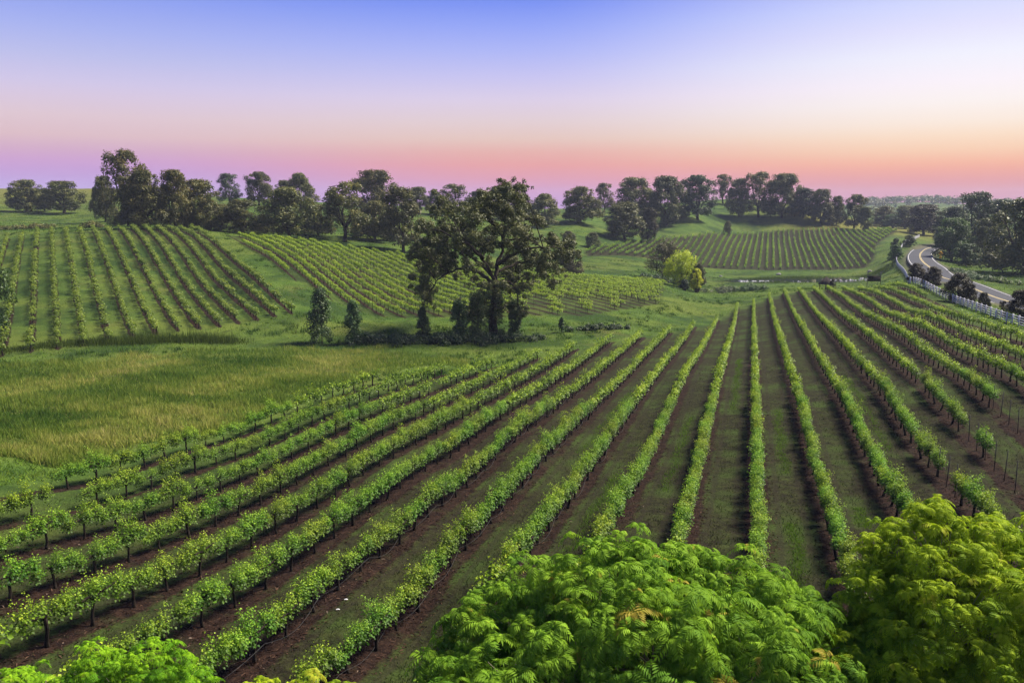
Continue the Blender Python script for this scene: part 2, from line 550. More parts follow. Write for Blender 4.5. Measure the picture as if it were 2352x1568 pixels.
def ground_mat():
    m = bpy.data.materials.new('ground')
    nt, N, Lk = nodes_of(m)

    def attr(n):
        a = N.new('ShaderNodeAttribute')
        a.attribute_name = n
        return a.outputs['Fac']
    tcn = N.new('ShaderNodeTexCoord')

    def noise(scale, detail=6, rough=0.6, vec=None):
        n = N.new('ShaderNodeTexNoise')
        n.inputs['Scale'].default_value = scale
        n.inputs['Detail'].default_value = detail
        n.inputs['Roughness'].default_value = rough
        Lk.new(vec or tcn.outputs['Object'], n.inputs['Vector'])
        return n.outputs['Fac']

    def math_(op, a, b=None, c=None):
        n = N.new('ShaderNodeMath')
        n.operation = op
        for i, x in enumerate((a, b, c)):
            if x is None:
                continue
            if isinstance(x, (int, float)):
                n.inputs[i].default_value = x
            else:
                Lk.new(x, n.inputs[i])
        return n.outputs[0]

    def mapr(v, a, b, c=0.0, d=1.0, smooth=True):
        n = N.new('ShaderNodeMapRange')
        n.interpolation_type = 'SMOOTHSTEP' if smooth else 'LINEAR'
        for i, x in enumerate((v, a, b, c, d)):
            if isinstance(x, (int, float)):
                n.inputs[i].default_value = x
            else:
                Lk.new(x, n.inputs[i])
        return n.outputs[0]

    def mix(f, a, b):
        n = N.new('ShaderNodeMix')
        n.data_type = 'RGBA'
        if isinstance(f, (int, float)):
            n.inputs[0].default_value = f
        else:
            Lk.new(f, n.inputs[0])
        for i, x in ((6, a), (7, b)):
            if isinstance(x, tuple):
                n.inputs[i].default_value = (*x, 1)
            else:
                Lk.new(x, n.inputs[i])
        return n.outputs[2]
    big = noise(0.035, 4)
    mid = noise(0.22, 5)
    fine = noise(2.6, 6, 0.7)
    vfine = noise(11, 4, 0.7)
    # open grass
    g = mix(mapr(mid, 0.35, 0.65), (0.062, 0.128, 0.022), (0.124, 0.206, 0.034))
    g = mix(mapr(big, 0.42, 0.62), g, (0.15, 0.205, 0.035))
    g = mix(math_('MULTIPLY', mapr(noise(0.09, 6, 0.65), 0.44, 0.62), 0.85), g, (0.032, 0.072, 0.016))
    g = mix(math_('MULTIPLY', mapr(noise(0.55, 5, 0.7), 0.5, 0.68), 0.55), g, (0.040, 0.075, 0.018))
    g = mix(math_('MULTIPLY', mapr(noise(0.05, 6, 0.7), 0.52, 0.72), 0.6), g, (0.19, 0.19, 0.05))
    # tall meadow
    md = mix(mapr(mid, 0.36, 0.62), (0.085, 0.14, 0.022), (0.18, 0.21, 0.038))
    md = mix(mapr(noise(0.11, 5), 0.52, 0.68), md, (0.22, 0.18, 0.07))
    md = mix(mapr(noise(0.07, 5), 0.52, 0.62), md, (0.035, 0.075, 0.016))
    g = mix(attr('meadow'), g, md)
    # far hillside pasture turning straw coloured
    g = mix(attr('straw'), g, (0.22, 0.21, 0.040))
    # alleys: mown, thin
    dry = attr('dry')
    al = mix(mapr(fine, 0.38, 0.62), (0.022, 0.020, 0.012), (0.046, 0.050, 0.018))
    al = mix(mapr(mid, 0.45, 0.66), al, (0.056, 0.088, 0.020))
    al = mix(math_('MULTIPLY', mapr(noise(0.9, 5, 0.7), 0.5, 0.66), 0.6), al, (0.060, 0.080, 0.022))
    g = mix(dry, g, al)
    # soil under the rows
    rc = attr('rowc')
    fr = math_('FRACT', math_('ADD', rc, 0.5))
    dd = math_('MULTIPLY', math_('ABSOLUTE', math_('SUBTRACT', fr, 0.5)), 2.0)
    # wheel tracks in the alley
    trk = math_('MULTIPLY', mapr(math_('ABSOLUTE', math_('SUBTRACT', dd, 0.62)), 0.05, 0.13, 1.0, 0.0), dry)
    g = mix(math_('MULTIPLY', trk, 0.45), g, (0.036, 0.030, 0.020))
    sw = attr('soilw')
    ddn = math_('ADD', dd, math_('MULTIPLY', math_('SUBTRACT', fine, 0.5), 0.35))
    ddn = math_('ADD', ddn, math_('MULTIPLY', math_('SUBTRACT', mid, 0.5), 0.5))
    soil_f = mapr(math_('SUBTRACT', sw, ddn), -0.04, 0.12)
    soil = mix(mapr(fine, 0.35, 0.68), (0.018, 0.011, 0.009), (0.050, 0.028, 0.020))
    soil = mix(mapr(vfine, 0.60, 0.74), soil, (0.10, 0.066, 0.046))
    soil = mix(math_('MULTIPLY', mapr(noise(0.6, 4), 0.5, 0.68), 0.6), soil, (0.045, 0.050, 0.020))
    g = mix(soil_f, g, soil)
    g = mix(attr('gravel'), g, mix(mapr(fine, 0.4, 0.6), (0.10, 0.085, 0.065), (0.20, 0.175, 0.14)))
    hs = N.new('ShaderNodeHueSaturation')
    Lk.new(g, hs.inputs['Color'])
    Lk.new(mapr(vfine, 0.25, 0.75, 0.24, 0.80), hs.inputs['Value'])
    pb = N.new('ShaderNodeBsdfPrincipled')
    pb.inputs['Roughness'].default_value = 0.95
    pb.inputs['Specular IOR Level'].default_value = 0.05
    Lk.new(hs.outputs[0], pb.inputs['Base Color'])
    bp = N.new('ShaderNodeBump')
    bp.inputs['Strength'].default_value = 0.55
    bp.inputs['Distance'].default_value = 0.25
    hh = math_('ADD', math_('MULTIPLY', fine, 0.7), math_('MULTIPLY', vfine, 0.35))
    Lk.new(hh, bp.inputs['Height'])
    Lk.new(bp.outputs[0], pb.inputs['Normal'])
    out = N.new('ShaderNodeOutputMaterial')
    Lk.new(pb.outputs[0], out.inputs['Surface'])
    return m


M['ground'] = ground_mat()

# ------------------------------------------------------------------ vineyard blocks in plan


def lt(x, y):
    return x * NV[0] + y * NV[1], x * DV[0] + y * DV[1]


# near block: row index -> (first t, last t)
END = {-11: 66, -10: 74, -9: 82, -8: 89, -7: 96, -6: 104, -5: 112, -4: 120, -3: 129, -2: 143, -1: 160, 0: 163,
       1: 172, 2: 178, 3: 181, 4: 182, 5: 184, 6: 184, 7: 184, 8: 182, 9: 188}
BEG = {k: 14.0 for k in END}
BEG[-11] = 30.5
BEG[-10] = 24.0
BEG[9] = 146.0
ke = sorted(END)
end_t = lambda L: np.interp((L - L0) / SPC, ke, [END[k] for k in ke])

# left block
ra = ray(136, 600)
LPS = math.atan2(ra[0], ra[1])
LD = np.array([math.sin(LPS), math.cos(LPS)])
LN = np.array([math.cos(LPS), -math.sin(LPS)])
LSP, LL0 = 2.7, -0.9
LB_BOT = lambda L: 104 + 0.42 * L
LB_TOP = lambda L: 205 + 0.32 * L


def lbt(x, y):
    return x * LN[0] + y * LN[1], x * LD[0] + y * LD[1]


# centre block (polygon in plan) and its row direction
MB_POLY = np.array([GR(u, v)[:2] for u, v in [(517, 539), (560, 565), (600, 592), (640, 620), (680, 645), (760, 690), (870, 727), (1110, 727), (1345, 726), (1515, 699), (1532, 653), (1250, 630), (950, 592), (700, 556)]])
_d = MB_POLY[4] - MB_POLY[0]
MD = _d / np.linalg.norm(_d)
MN = np.array([-MD[1], MD[0]])
MSP = 2.8
ML0 = MN @ MB_POLY[0]
# far block
rf = ray(1762, 580)
FPS = math.atan2(rf[0], rf[1])
FD = np.array([math.sin(FPS), math.cos(FPS)])
FN = np.array([math.cos(FPS), -math.sin(FPS)])
FSP = 2.4
FB_POLY = np.array([GR(u, v, 150)[:2] for u, v in [(1345, 588), (1480, 592), (1612, 614), (1762, 621), (1900, 620), (1990, 614), (2010, 590), (2012, 565), (2062, 532), (2040, 528), (1850, 528),
                                                  (1680, 537), (1600, 542), (1497, 549), (1420, 561), (1345, 575)]])


def in_poly(x, y, poly):
    x = np.asarray(x)
    y = np.asarray(y)
    ins = np.zeros(x.shape, bool)
    n = len(poly)
    for i in range(n):
        x1, y1 = poly[i]
        x2, y2 = poly[(i + 1) % n]
        c = ((y1 > y) != (y2 > y)) & (x < (x2 - x1) * (y - y1) / (y2 - y1 + 1e-12) + x1)
        ins ^= c
    return ins


def poly_dist(x, y, poly):
    d = np.full(np.shape(x), 1e9)
    n = len(poly)
    for i in range(n):
        a = np.asarray(poly[i])
        b = np.asarray(poly[(i + 1) % n])
        ab = b - a
        t = np.clip(((x - a[0]) * ab[0] + (y - a[1]) * ab[1]) / (ab @ ab), 0, 1)
        d = np.minimum(d, np.hypot(x - a[0] - t * ab[0], y - a[1] - t * ab[1]))
    return np.where(in_poly(x, y, poly), d, -d)


sm = lambda a, b, v: np.clip((v - a) / (b - a), 0, 1)

MEADOW = np.array([G(u, d)[:2] for u, d in [(-400, 50), (-100, 42), (180, 45), (350, 50), (560, 56), (850, 76), (1060, 90), (850, 96), (600, 93), (300, 86), (0, 80), (-400, 85)]])
ROADC = [(2700, 96), (2500, 112), (2400, 122), (2309, 135), (2244, 152), (2167, 180), (2136, 212), (2119, 236), (2113, 262), (2117, 288), (2143, 322), (2185, 350), (2260, 380)]
ROADP = np.array([G(u, d)[:2] for u, d in ROADC])


def spline(pts, n):
    pts = np.asarray(pts, float)
    t = np.r_[0, np.cumsum(np.linalg.norm(np.diff(pts, axis=0), axis=1))]
    m = np.gradient(pts, t, axis=0)
    s = np.linspace(0, t[-1], n)
    i = np.clip(np.searchsorted(t, s) - 1, 0, len(t) - 2)
    h = (t[i + 1] - t[i])[:, None]
    q = ((s - t[i])[:, None]) / h
    return ((2 * q ** 3 - 3 * q ** 2 + 1) * pts[i] + (q ** 3 - 2 * q ** 2 + q) * h * m[i] + (-2 * q ** 3 + 3 * q ** 2) * pts[i + 1] + (q ** 3 - q ** 2) * h * m[i + 1])


ROAD = spline(ROADP, 160)


def road_dist(x, y):
    d = np.full(np.shape(x), 1e9)
    for p in ROAD[::2]:
        d = np.minimum(d, np.hypot(x - p[0], y - p[1]))
    return d


def cover(x, y):
    """attributes of the ground: which block, row phase, mown alley, meadow ..."""
    L, t = lt(x, y)
    rowc = (L - L0) / SPC
    inside = np.minimum(np.minimum(t - 8, end_t(L) + 0.6 - t), np.minimum(L - (L0 - 11.6 * SPC), L0 + 9.7 * SPC - L))
    # the row at the meadow's edge stands in grass at its near end
    fg = sm(-0.3, 0.5, inside)
    soilw = fg * np.where(rowc < -9.5, 0.22, np.where(rowc < -6.5, 0.32, 0.40))
    dry = fg * np.clip(sm(-1.0, 9, inside) * 1.0, 0, 1)
    dry = np.maximum(dry * np.where(rowc < -6, 0.75, 1.0), 0)
    l2, t2 = lbt(x, y)
    inl = np.minimum(np.minimum(t2 - LB_BOT(l2), LB_TOP(l2) - t2), np.minimum(l2 - (LL0 - 4.5 * LSP), LL0 + 11.5 * LSP - l2))
    ml = sm(-0.3, 0.8, inl)
    rowc = np.where(inl > -0.8, (l2 - LL0) / LSP, rowc)
    soilw = np.where(inl > -0.8, ml * 0.33, soilw)
    dry = np.where(inl > -0.8, ml * 0.10, dry)
    dm = poly_dist(x, y, MB_POLY)
    mm = sm(-0.3, 0.8, dm)
    l3 = (x * MN[0] + y * MN[1] - ML0) / MSP
    rowc = np.where(dm > -1.5, l3, rowc)
    soilw = np.where(dm > -1.5, mm * 0.34, soilw)
    dry = np.where(dm > -1.5, mm * 0.5, dry)
    df = poly_dist(x, y, FB_POLY)
    mf = sm(-0.5, 0.8, df)
    l4 = (x * FD[0] + y * FD[1]) / 2.9
    rowc = np.where(df > -2, l4, rowc)
    soilw = np.where(df > -2, mf * 0.55, soilw)
    dry = np.where(df > -2, mf * 0.85, dry)
    meadow = sm(-3, 6, poly_dist(x, y, MEADOW))
    az = np.arctan2(x, y)
    r = np.hypot(x, y)
    straw = np.clip(sm(330, 480, r) * sm(-0.33, -0.42, az) * 0.7 + sm(400, 440, r) * sm(0.30, 0.36, az) * sm(600, 520, r) * 0.75, 0, 1)
    gravel = sm(6.2, 3.6, road_dist(x, y)) * 0.8
    return dict(rowc=rowc, soilw=soilw, dry=dry, meadow=meadow, straw=straw, gravel=gravel)


# ------------------------------------------------------------------ ground sheet
az = np.r_[np.linspace(-180, -44, 40)[:-1], np.linspace(-44, 44, 353)[:-1], np.linspace(44, 180, 40)[:-1]]
rr = np.r_[0.5, np.geomspace(4, 18, 10)[:-1], np.geomspace(18, 520, 400)[:-1], np.geomspace(520, 2600, 60)]
AZ, RR = np.meshgrid(R(1) * az, rr, indexing='ij')
X, Y = RR * np.sin(AZ), RR * np.cos(AZ)
Z = tz(X, Y)
POND = np.array([G(u, d)[:2] for u, d in [(1655, 245), (1700, 240), (1760, 240), (1830, 240), (1900, 241), (1960, 243), (2010, 246), (2030, 252), (2015, 260), (1960, 263), (1900, 258), (1830, 258), (1760, 256), (1690, 253)]])
pz = CAMZ - 21.72
pd = poly_dist(X, Y, POND)
Z = np.where(pd > -5, Z * sm(0.0, -5, pd) + (1 - sm(0.0, -5, pd)) * (pz + 0.08 - 0.9 * sm(0, 3, pd)), Z)
na, nr = AZ.shape
i, j = np.meshgrid(np.arange(na), np.arange(nr - 1), indexing='ij')
i2 = (i + 1) % na
quads = np.stack([i * nr + j, i * nr + j + 1, i2 * nr + j + 1, i2 * nr + j], -1).reshape(-1, 4)
cv = {k: v.ravel() for k, v in cover(X, Y).items()}
gm = mesh('ground', np.stack([X, Y, Z], -1).reshape(-1, 3), quads, M['ground'], smooth=True, attrs=cv)
ground = tag(obj('ground', gm), kind='structure')


def water_mat():
    m = bpy.data.materials.new('pond_water')
    nt, N, Lk = nodes_of(m)
    pb = N.new('ShaderNodeBsdfPrincipled')
    pb.inputs['Base Color'].default_value = (0.02, 0.028, 0.02, 1)
    pb.inputs['Roughness'].default_value = 0.04
    nz = N.new('ShaderNodeTexNoise')
    nz.inputs['Scale'].default_value = 2.2
    bp = N.new('ShaderNodeBump')
    bp.inputs['Strength'].default_value = 0.6
    bp.inputs['Distance'].default_value = 0.08
    Lk.new(nz.outputs['Fac'], bp.inputs['Height'])
    Lk.new(bp.outputs[0], pb.inputs['Normal'])
    out = N.new('ShaderNodeOutputMaterial')
    Lk.new(pb.outputs[0], out.inputs['Surface'])
    return m


pc = POND.mean(0)
pv = np.c_[np.r_[POND * 1.0, pc[None]], np.full(len(POND) + 1, pz)]
npd = len(POND)
pt = np.array([(k, (k + 1) % npd, npd) for k in range(npd)])
tag(obj('pond', mesh('pond', pv, pt, water_mat())), kind='structure')

# ------------------------------------------------------------------ road


def strip(path, off_a, off_b, lift, cuts=2):
    tan = unit(np.gradient(path, axis=0))
    nn = np.c_[tan[:, 1], -tan[:, 0]]
    offs = np.linspace(off_a, off_b, cuts)
    pts = path[:, None] + nn[:, None] * offs[None, :, None]
    base = tz(path[:, 0], path[:, 1])
    side = tz(pts[..., 0], pts[..., 1])
    k = 0.75
    z = (k * base[:, None] + (1 - k) * side) + lift
    v = np.concatenate([pts, z[..., None]], -1).reshape(-1, 3)
    n = len(path)
    a, b = np.meshgrid(np.arange(n - 1), np.arange(cuts - 1), indexing='ij')
    a, b = a.ravel(), b.ravel()
    q = np.stack([a * cuts + b, a * cuts + b + 1, (a + 1) * cuts + b + 1, (a + 1) * cuts + b], 1)
    return v, q


LIFT = 0.16
v, q = strip(ROAD, -3.8, 3.8, LIFT, 7)
road = tag(obj('road', mesh('road', v, q, M['asphalt'], smooth=True)), kind='structure')
for nm, a, b, mt in (('edge_line', -3.42, -3.30, 'line_white'), ('edge_line', 3.30, 3.42, 'line_white'),
                     ('centre_line', -0.22, -0.08, 'line_yellow'), ('centre_line', 0.08, 0.22, 'line_yellow')):
    v, q = strip(ROAD, a, b, LIFT + 0.012)
    obj(nm, mesh(nm, v, q, M[mt]), road)

# ------------------------------------------------------------------ grapevines


def vine_template(seed, nshoot, nleaf, lsize, half=0.92, tall=1.0):
    """foliage of one cordon-trained vine running along local x, 0.95 m head height"""
    g = np.random.default_rng(seed)
    cs, ds, ns, ss, ti = [], [], [], [], []
    nsp = max(3, nshoot // 4)
    spur = np.linspace(-half * 0.92, half * 0.92, nsp) + g.normal(0, 0.06, nsp)
    xs = np.sort(spur[g.integers(0, nsp, nshoot)] + g.normal(0, 0.055, nshoot))
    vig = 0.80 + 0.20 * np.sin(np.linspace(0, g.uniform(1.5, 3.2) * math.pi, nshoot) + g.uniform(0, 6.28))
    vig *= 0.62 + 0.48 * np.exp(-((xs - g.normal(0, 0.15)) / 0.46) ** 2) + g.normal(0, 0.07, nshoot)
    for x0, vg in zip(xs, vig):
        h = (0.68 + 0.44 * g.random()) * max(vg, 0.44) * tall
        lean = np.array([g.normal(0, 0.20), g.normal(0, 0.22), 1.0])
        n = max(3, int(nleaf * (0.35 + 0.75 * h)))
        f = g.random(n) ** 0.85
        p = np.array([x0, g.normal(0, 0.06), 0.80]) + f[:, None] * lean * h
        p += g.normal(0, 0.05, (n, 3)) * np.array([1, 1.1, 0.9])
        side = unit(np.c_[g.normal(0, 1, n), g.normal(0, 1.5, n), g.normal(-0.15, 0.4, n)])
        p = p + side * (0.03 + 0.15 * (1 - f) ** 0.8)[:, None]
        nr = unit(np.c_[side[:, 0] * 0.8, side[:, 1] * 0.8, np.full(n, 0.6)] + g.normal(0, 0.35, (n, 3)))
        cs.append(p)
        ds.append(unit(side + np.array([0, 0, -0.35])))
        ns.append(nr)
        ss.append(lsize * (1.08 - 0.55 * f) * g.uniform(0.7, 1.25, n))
        ti.append(np.clip(0.16 + 0.62 * f ** 1.5 + g.normal(0, 0.14, n), 0, 1))  # low, older leaves darkened to paint in canopy shade; young tips paler
    c, d, nn, s_, tt = map(np.concatenate, (cs, ds, ns, ss, ti))
    v, t = leaf_quads(c, d, nn, s_, s_ * 0.95)
    return v, t, np.repeat(tt, 4)


def vine_wood(seed, sides=6, head=1.0):
    g = np.random.default_rng(seed + 500)
    b = MB()
    zz = np.linspace(-0.08, head, 7)
    w = np.cumsum(g.normal(0, 0.022, (7, 2)), 0)
    path = np.c_[w - w[0], zz]
    b.tube(path, np.array([0.085, 0.066, 0.058, 0.052, 0.052, 0.058, 0.05]) * g.uniform(0.85, 1.2), sides)
    c = MB()
    hd = path[-1]
    for sg in (-1, 1):
        x = np.linspace(0, 0.86, 6)
        pth = np.c_[hd[0] + sg * x, hd[1] + np.cumsum(g.normal(0, 0.012, 6)), hd[2] - 0.04 + 0.05 * np.sin(x * 3) + g.normal(0, 0.012, 6)]
        c.tube(pth, np.linspace(0.042, 0.02, 6), 5)
    return b, c


NVAR = 9
VFOL, VTRK, VCOR = [], [], []
for s_ in range(NVAR):
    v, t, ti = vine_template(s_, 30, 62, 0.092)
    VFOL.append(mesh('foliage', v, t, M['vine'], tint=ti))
    b, c = vine_wood(s_)
    VTRK.append(b.me('trunk', M['vine_wood'], smooth=True))
    VCOR.append(c.me('cordon', M['vine_wood'], smooth=True))

# outlines of the near trees in the picture, used only to number the vines that can be seen
OCC = [np.array([(930, 1568), (1000, 1440), (1040, 1360), (1120, 1300), (1230, 1290), (1400, 1240), (1480, 1260), (1600, 1245), (1640, 1300), (1760, 1290), (1850, 1330), (1900, 1450), (1940, 1360),
                 (1980, 1230), (2080, 1190), (2150, 1165), (2230, 1190), (2352, 1180), (2352, 1568)], float),
       np.array([(0, 1500), (140, 1490), (220, 1470), (380, 1475), (480, 1568), (0, 1568)], float)]
GAPS = {  # row -> list of t ranges where vines are missing (open trellis)
    3: [(40.5, 44.0), (49.2, 50.5)],
    4: [(38, 47.6), (49.0, 52.2), (55.8, 57.6)],
    5: [(40, 44), (47.5, 58.2)],
    6: [(40, 52), (57, 60.5)],
    -10: [(27, 28.5)],
    -8: [(30.2, 31.4), (36, 37)],
}
vines = []
g2 = np.random.default_rng(11)
for k in sorted(END):
    t = BEG[k] + g2.uniform(0, 1)
    while t < END[k]:
        L = L0 + SPC * k
        gap = any(a < t < b for a, b in GAPS.get(k, []))
        if not gap and g2.random() > 0.012:
            p = L * NV + t * DV + g2.normal(0, 0.04, 2)
            sc = g2.uniform(0.86, 1.10)
            if k <= -8 and t < 45:
                sc *= g2.choice([0.8, 0.95, 1.0])
            vines.append([k, t, p[0], p[1], sc])
        t += 1.78
vx = np.array([[a[2], a[3]] for a in vines])
vz = tz(vx[:, 0], vx[:, 1])
uu, vv = project(np.c_[vx, vz + 1.1])
inview = (uu > -25) & (uu < 2377) & (vv < 1590)
hid = np.zeros(len(vines), bool)
for o_ in OCC:
    hid |= in_poly(uu, vv, o_)
cand = [i for i in range(len(vines)) if inview[i] and not hid[i]]
cand.sort(key=lambda i: vines[i][3] * CP - (vz[i] - CAMZ) * SP)
single = set(cand[:300])
ORD = ['', 'first', 'second', 'third', 'fourth', 'fifth', 'sixth', 'seventh', 'eighth', 'ninth', 'tenth', 'eleventh', 'twelfth', 'thirteenth', 'fourteenth', 'fifteenth',
       'sixteenth', 'seventeenth', 'eighteenth', 'nineteenth', 'twentieth']


def ordinal(n):
    if n <= 20:
        return ORD[n]
    t_, o_ = divmod(n, 10)
    tens = ['', '', 'twenty', 'thirty', 'forty', 'fifty', 'sixty', 'seventy', 'eighty', 'ninety'][t_]
    return tens + '-' + ORD[o_] if o_ else tens[:-1] + 'ieth'


count = {}
rest = []
order = sorted(range(len(vines)), key=lambda i: (vines[i][0], vines[i][1]))
for i in order:
    k, t, x, y, sc = vines[i]
    if inview[i] and not hid[i]:
        count[k] = count.get(k, 0) + 1
    if i not in single:
        rest.append(i)
        continue
    root = obj('grapevine', None, loc=(x, y, vz[i]))
    root.rotation_euler = (0, 0, math.pi / 2 - PSI + (math.pi if g2.random() < 0.5 else 0) + g2.normal(0, 0.03))
    root.scale = (sc ** 0.3, sc, sc)
    where = 'the upright row' if k == 0 else '%s row from the upright row, %s side' % (ordinal(abs(k)), 'meadow' if k < 0 else 'road')
    tag(root, 'leafy grapevine, %s up from the bottom, %s' % (ordinal(count[k]), where), 'grapevine', 'grapevines standing in the near vineyard rows')
    w = int(g2.integers(NVAR))
    obj('trunk', VTRK[w], root)
    obj('cordon', VCOR[w], root)
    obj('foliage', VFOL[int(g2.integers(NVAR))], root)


def vine_mass(name, label, pts, ang, scl, nshoot, nleaf, lsize, leafmat, hz=1.0, half=0.92, tall=1.0):
    """many small vines joined: leaves and stems"""
    g = np.random.default_rng(len(pts))
    V, T, TI, MI = [], [], [], []
    n0 = 0
    var = g.integers(0, 5, len(pts))
    pts = np.asarray(pts, float)
    ang = np.broadcast_to(ang, (len(pts),)) + np.where(g.random(len(pts)) < 0.5, math.pi, 0)
    scl = np.broadcast_to(scl, (len(pts),))
    for w in range(5):
        sel = np.where(var == w)[0]
        if not len(sel):
            continue
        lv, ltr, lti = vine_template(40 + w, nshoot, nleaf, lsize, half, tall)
        wb = MB()
        gg = np.random.default_rng(w)
        wb.tube(np.c_[gg.normal(0, 0.02, (3, 2)), [-0.1, 0.5, 1.02]], [0.075, 0.055, 0.05], 4, False)
        wv = np.concatenate(wb.v)
        wq = np.concatenate(wb.q)
        wt = np.r_[wq[:, [0, 1, 2]], wq[:, [0, 2, 3]]]
        tv = np.r_[lv, wv]
        tt = np.r_[ltr, wt + len(lv)]
        tti = np.r_[lti, np.full(len(wv), 0.5)]
        tm = np.r_[np.zeros(len(ltr), int), np.ones(len(wt), int)]
        cs, sn = np.cos(ang[sel]), np.sin(ang[sel])
        s = scl[sel][:, None]
        x = (tv[None, :, 0] * cs[:, None] - tv[None, :, 1] * s * sn[:, None])
        y = (tv[None, :, 0] * sn[:, None] + tv[None, :, 1] * s * cs[:, None])
        z = tv[None, :, 2] * s * hz
        vv_ = np.stack([x, y, z], -1) + pts[sel][:, None, :]
        V.append(vv_.reshape(-1, 3))
        T.append((tt[None] + (np.arange(len(sel)) * len(tv))[:, None, None] + n0).reshape(-1, 3))
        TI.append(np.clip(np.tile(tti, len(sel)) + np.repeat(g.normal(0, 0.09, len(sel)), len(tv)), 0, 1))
        MI.append(np.tile(tm, len(sel)))
        n0 += len(sel) * len(tv)
    me = mesh(name, np.concatenate(V), np.concatenate(T), [leafmat, M['vine_wood']], tint=np.concatenate(TI), midx=np.concatenate(MI))
    return tag(obj(name, me), label, 'grapevines', kind='stuff')


rp_ = np.array([(vines[i][2], vines[i][3], vz[i]) for i in rest])
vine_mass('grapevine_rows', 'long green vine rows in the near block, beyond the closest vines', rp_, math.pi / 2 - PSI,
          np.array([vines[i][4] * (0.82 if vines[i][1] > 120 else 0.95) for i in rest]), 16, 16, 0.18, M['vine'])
# left block
pts = []
for k in range(-4, 12):
    L = LL0 + LSP * k
    t = LB_BOT(L) + 1.0
    while t < LB_TOP(L):
        if g2.random() > (0.10 if t < LB_BOT(L) + 25 else 0.04):
            p = L * LN + t * LD + g2.normal(0, 0.06, 2)
            pts.append((p[0], p[1], 0))
        t += 1.75
pts = np.array(pts)
pts[:, 2] = tz(pts[:, 0], pts[:, 1])
vine_mass('grapevine_rows', 'vine rows climbing the grassy hillside block beyond the meadow', pts, math.pi / 2 - LPS, g2.uniform(0.9, 1.35, len(pts)), 13, 14, 0.22, M['vine_dull'], 0.9, 0.95, 0.78)
# centre block
pts = []
for k in range(-2, 60):
    for t in np.arange(-140, 140, 1.85):
        p = (ML0 + MSP * k) * MN + (MD @ MB_POLY[0] + t) * MD + g2.normal(0, 0.05, 2)
        pts.append(p)
pts = np.array(pts)
pts = pts[poly_dist(pts[:, 0], pts[:, 1], MB_POLY) > 0.6]
q_ = project(np.c_[pts, tz(pts[:, 0], pts[:, 1])])
thin = (q_[0] > 1195) & (q_[0] < 1500) & (q_[1] > 688)          # sparse trellis at the block's foot
keep = np.where(thin, (np.sin(pts[:, 0] * 1.1) > 0.55), g2.random(len(pts)) > 0.03)
pts = pts[keep]
pts = np.c_[pts, tz(pts[:, 0], pts[:, 1])]
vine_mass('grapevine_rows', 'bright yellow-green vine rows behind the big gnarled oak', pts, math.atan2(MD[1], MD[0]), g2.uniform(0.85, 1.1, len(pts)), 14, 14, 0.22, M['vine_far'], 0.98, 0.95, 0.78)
# far block
pts = []
for k in range(-60, 60):
    for t in np.arange(200, 520, 2.55):
        p = FSP * k * FN + t * FD + g2.normal(0, 0.05, 2)
        pts.append(p)
pts = np.array(pts)
pts = pts[poly_dist(pts[:, 0], pts[:, 1], FB_POLY) > 0.3]
pts = pts[g2.random(len(pts)) > 0.03]
pts = np.c_[pts, tz(pts[:, 0], pts[:, 1])]
vine_mass('grapevine_rows', 'distant vineyard block of rounded vines on the slope above the pond', pts, math.pi / 2 - FPS, g2.uniform(0.9, 1.15, len(pts)), 6, 10, 0.32, M['vine'], 1.0, 0.5)

M['ivy'] = leaf_mat('ivy_leaf', [(0, (0.040, 0.078, 0.026)), (0.5, (0.098, 0.170, 0.050)), (1, (0.21, 0.30, 0.085))], trans=0.3)
# ------------------------------------------------------------------ trees


def bez(a, b, c, n):
    t = np.linspace(0, 1, n)[:, None]
    return (1 - t) ** 2 * np.asarray(a) + 2 * t * (1 - t) * np.asarray(b) + t ** 2 * np.asarray(c)


def clump_leaves(g, centers, radii, n, size, flat=0.7, up=0.35, drop=0.0, aspect=0.7):
    """leaf cards on the shells of leafy clumps"""
    w = radii ** 2
    k = g.choice(len(centers), n, p=w / w.sum())
    d = unit(g.normal(size=(n, 3)) + np.array([0, 0, up]))
    rad = radii[k] * (0.55 + 0.5 * g.random(n) ** 0.6)
    # twiggy unevenness on each clump
    wob = 1 + 0.28 * np.sin(d[:, 0] * 7 + k) * np.sin(d[:, 1] * 6 + 2 * k) + 0.15 * np.sin(d[:, 2] * 11 + k)
    p = centers[k] + d * (rad * wob)[:, None] * np.array([1, 1, flat])
    p[:, 2] -= drop * g.random(n) * radii[k]
    nr = unit(d + np.array([0, 0, 0.5]) + g.normal(0, 0.5, (n, 3)))
    ax = unit(np.cross(nr, g.normal(size=(n, 3))) + np.array([0, 0, -0.15]))
    s = size * g.uniform(0.65, 1.3, n)
    v, t = leaf_quads(p, ax, nr, s, s * aspect)
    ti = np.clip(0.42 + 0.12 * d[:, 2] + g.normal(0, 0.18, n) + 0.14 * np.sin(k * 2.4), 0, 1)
    return v, t, np.repeat(ti, 4)


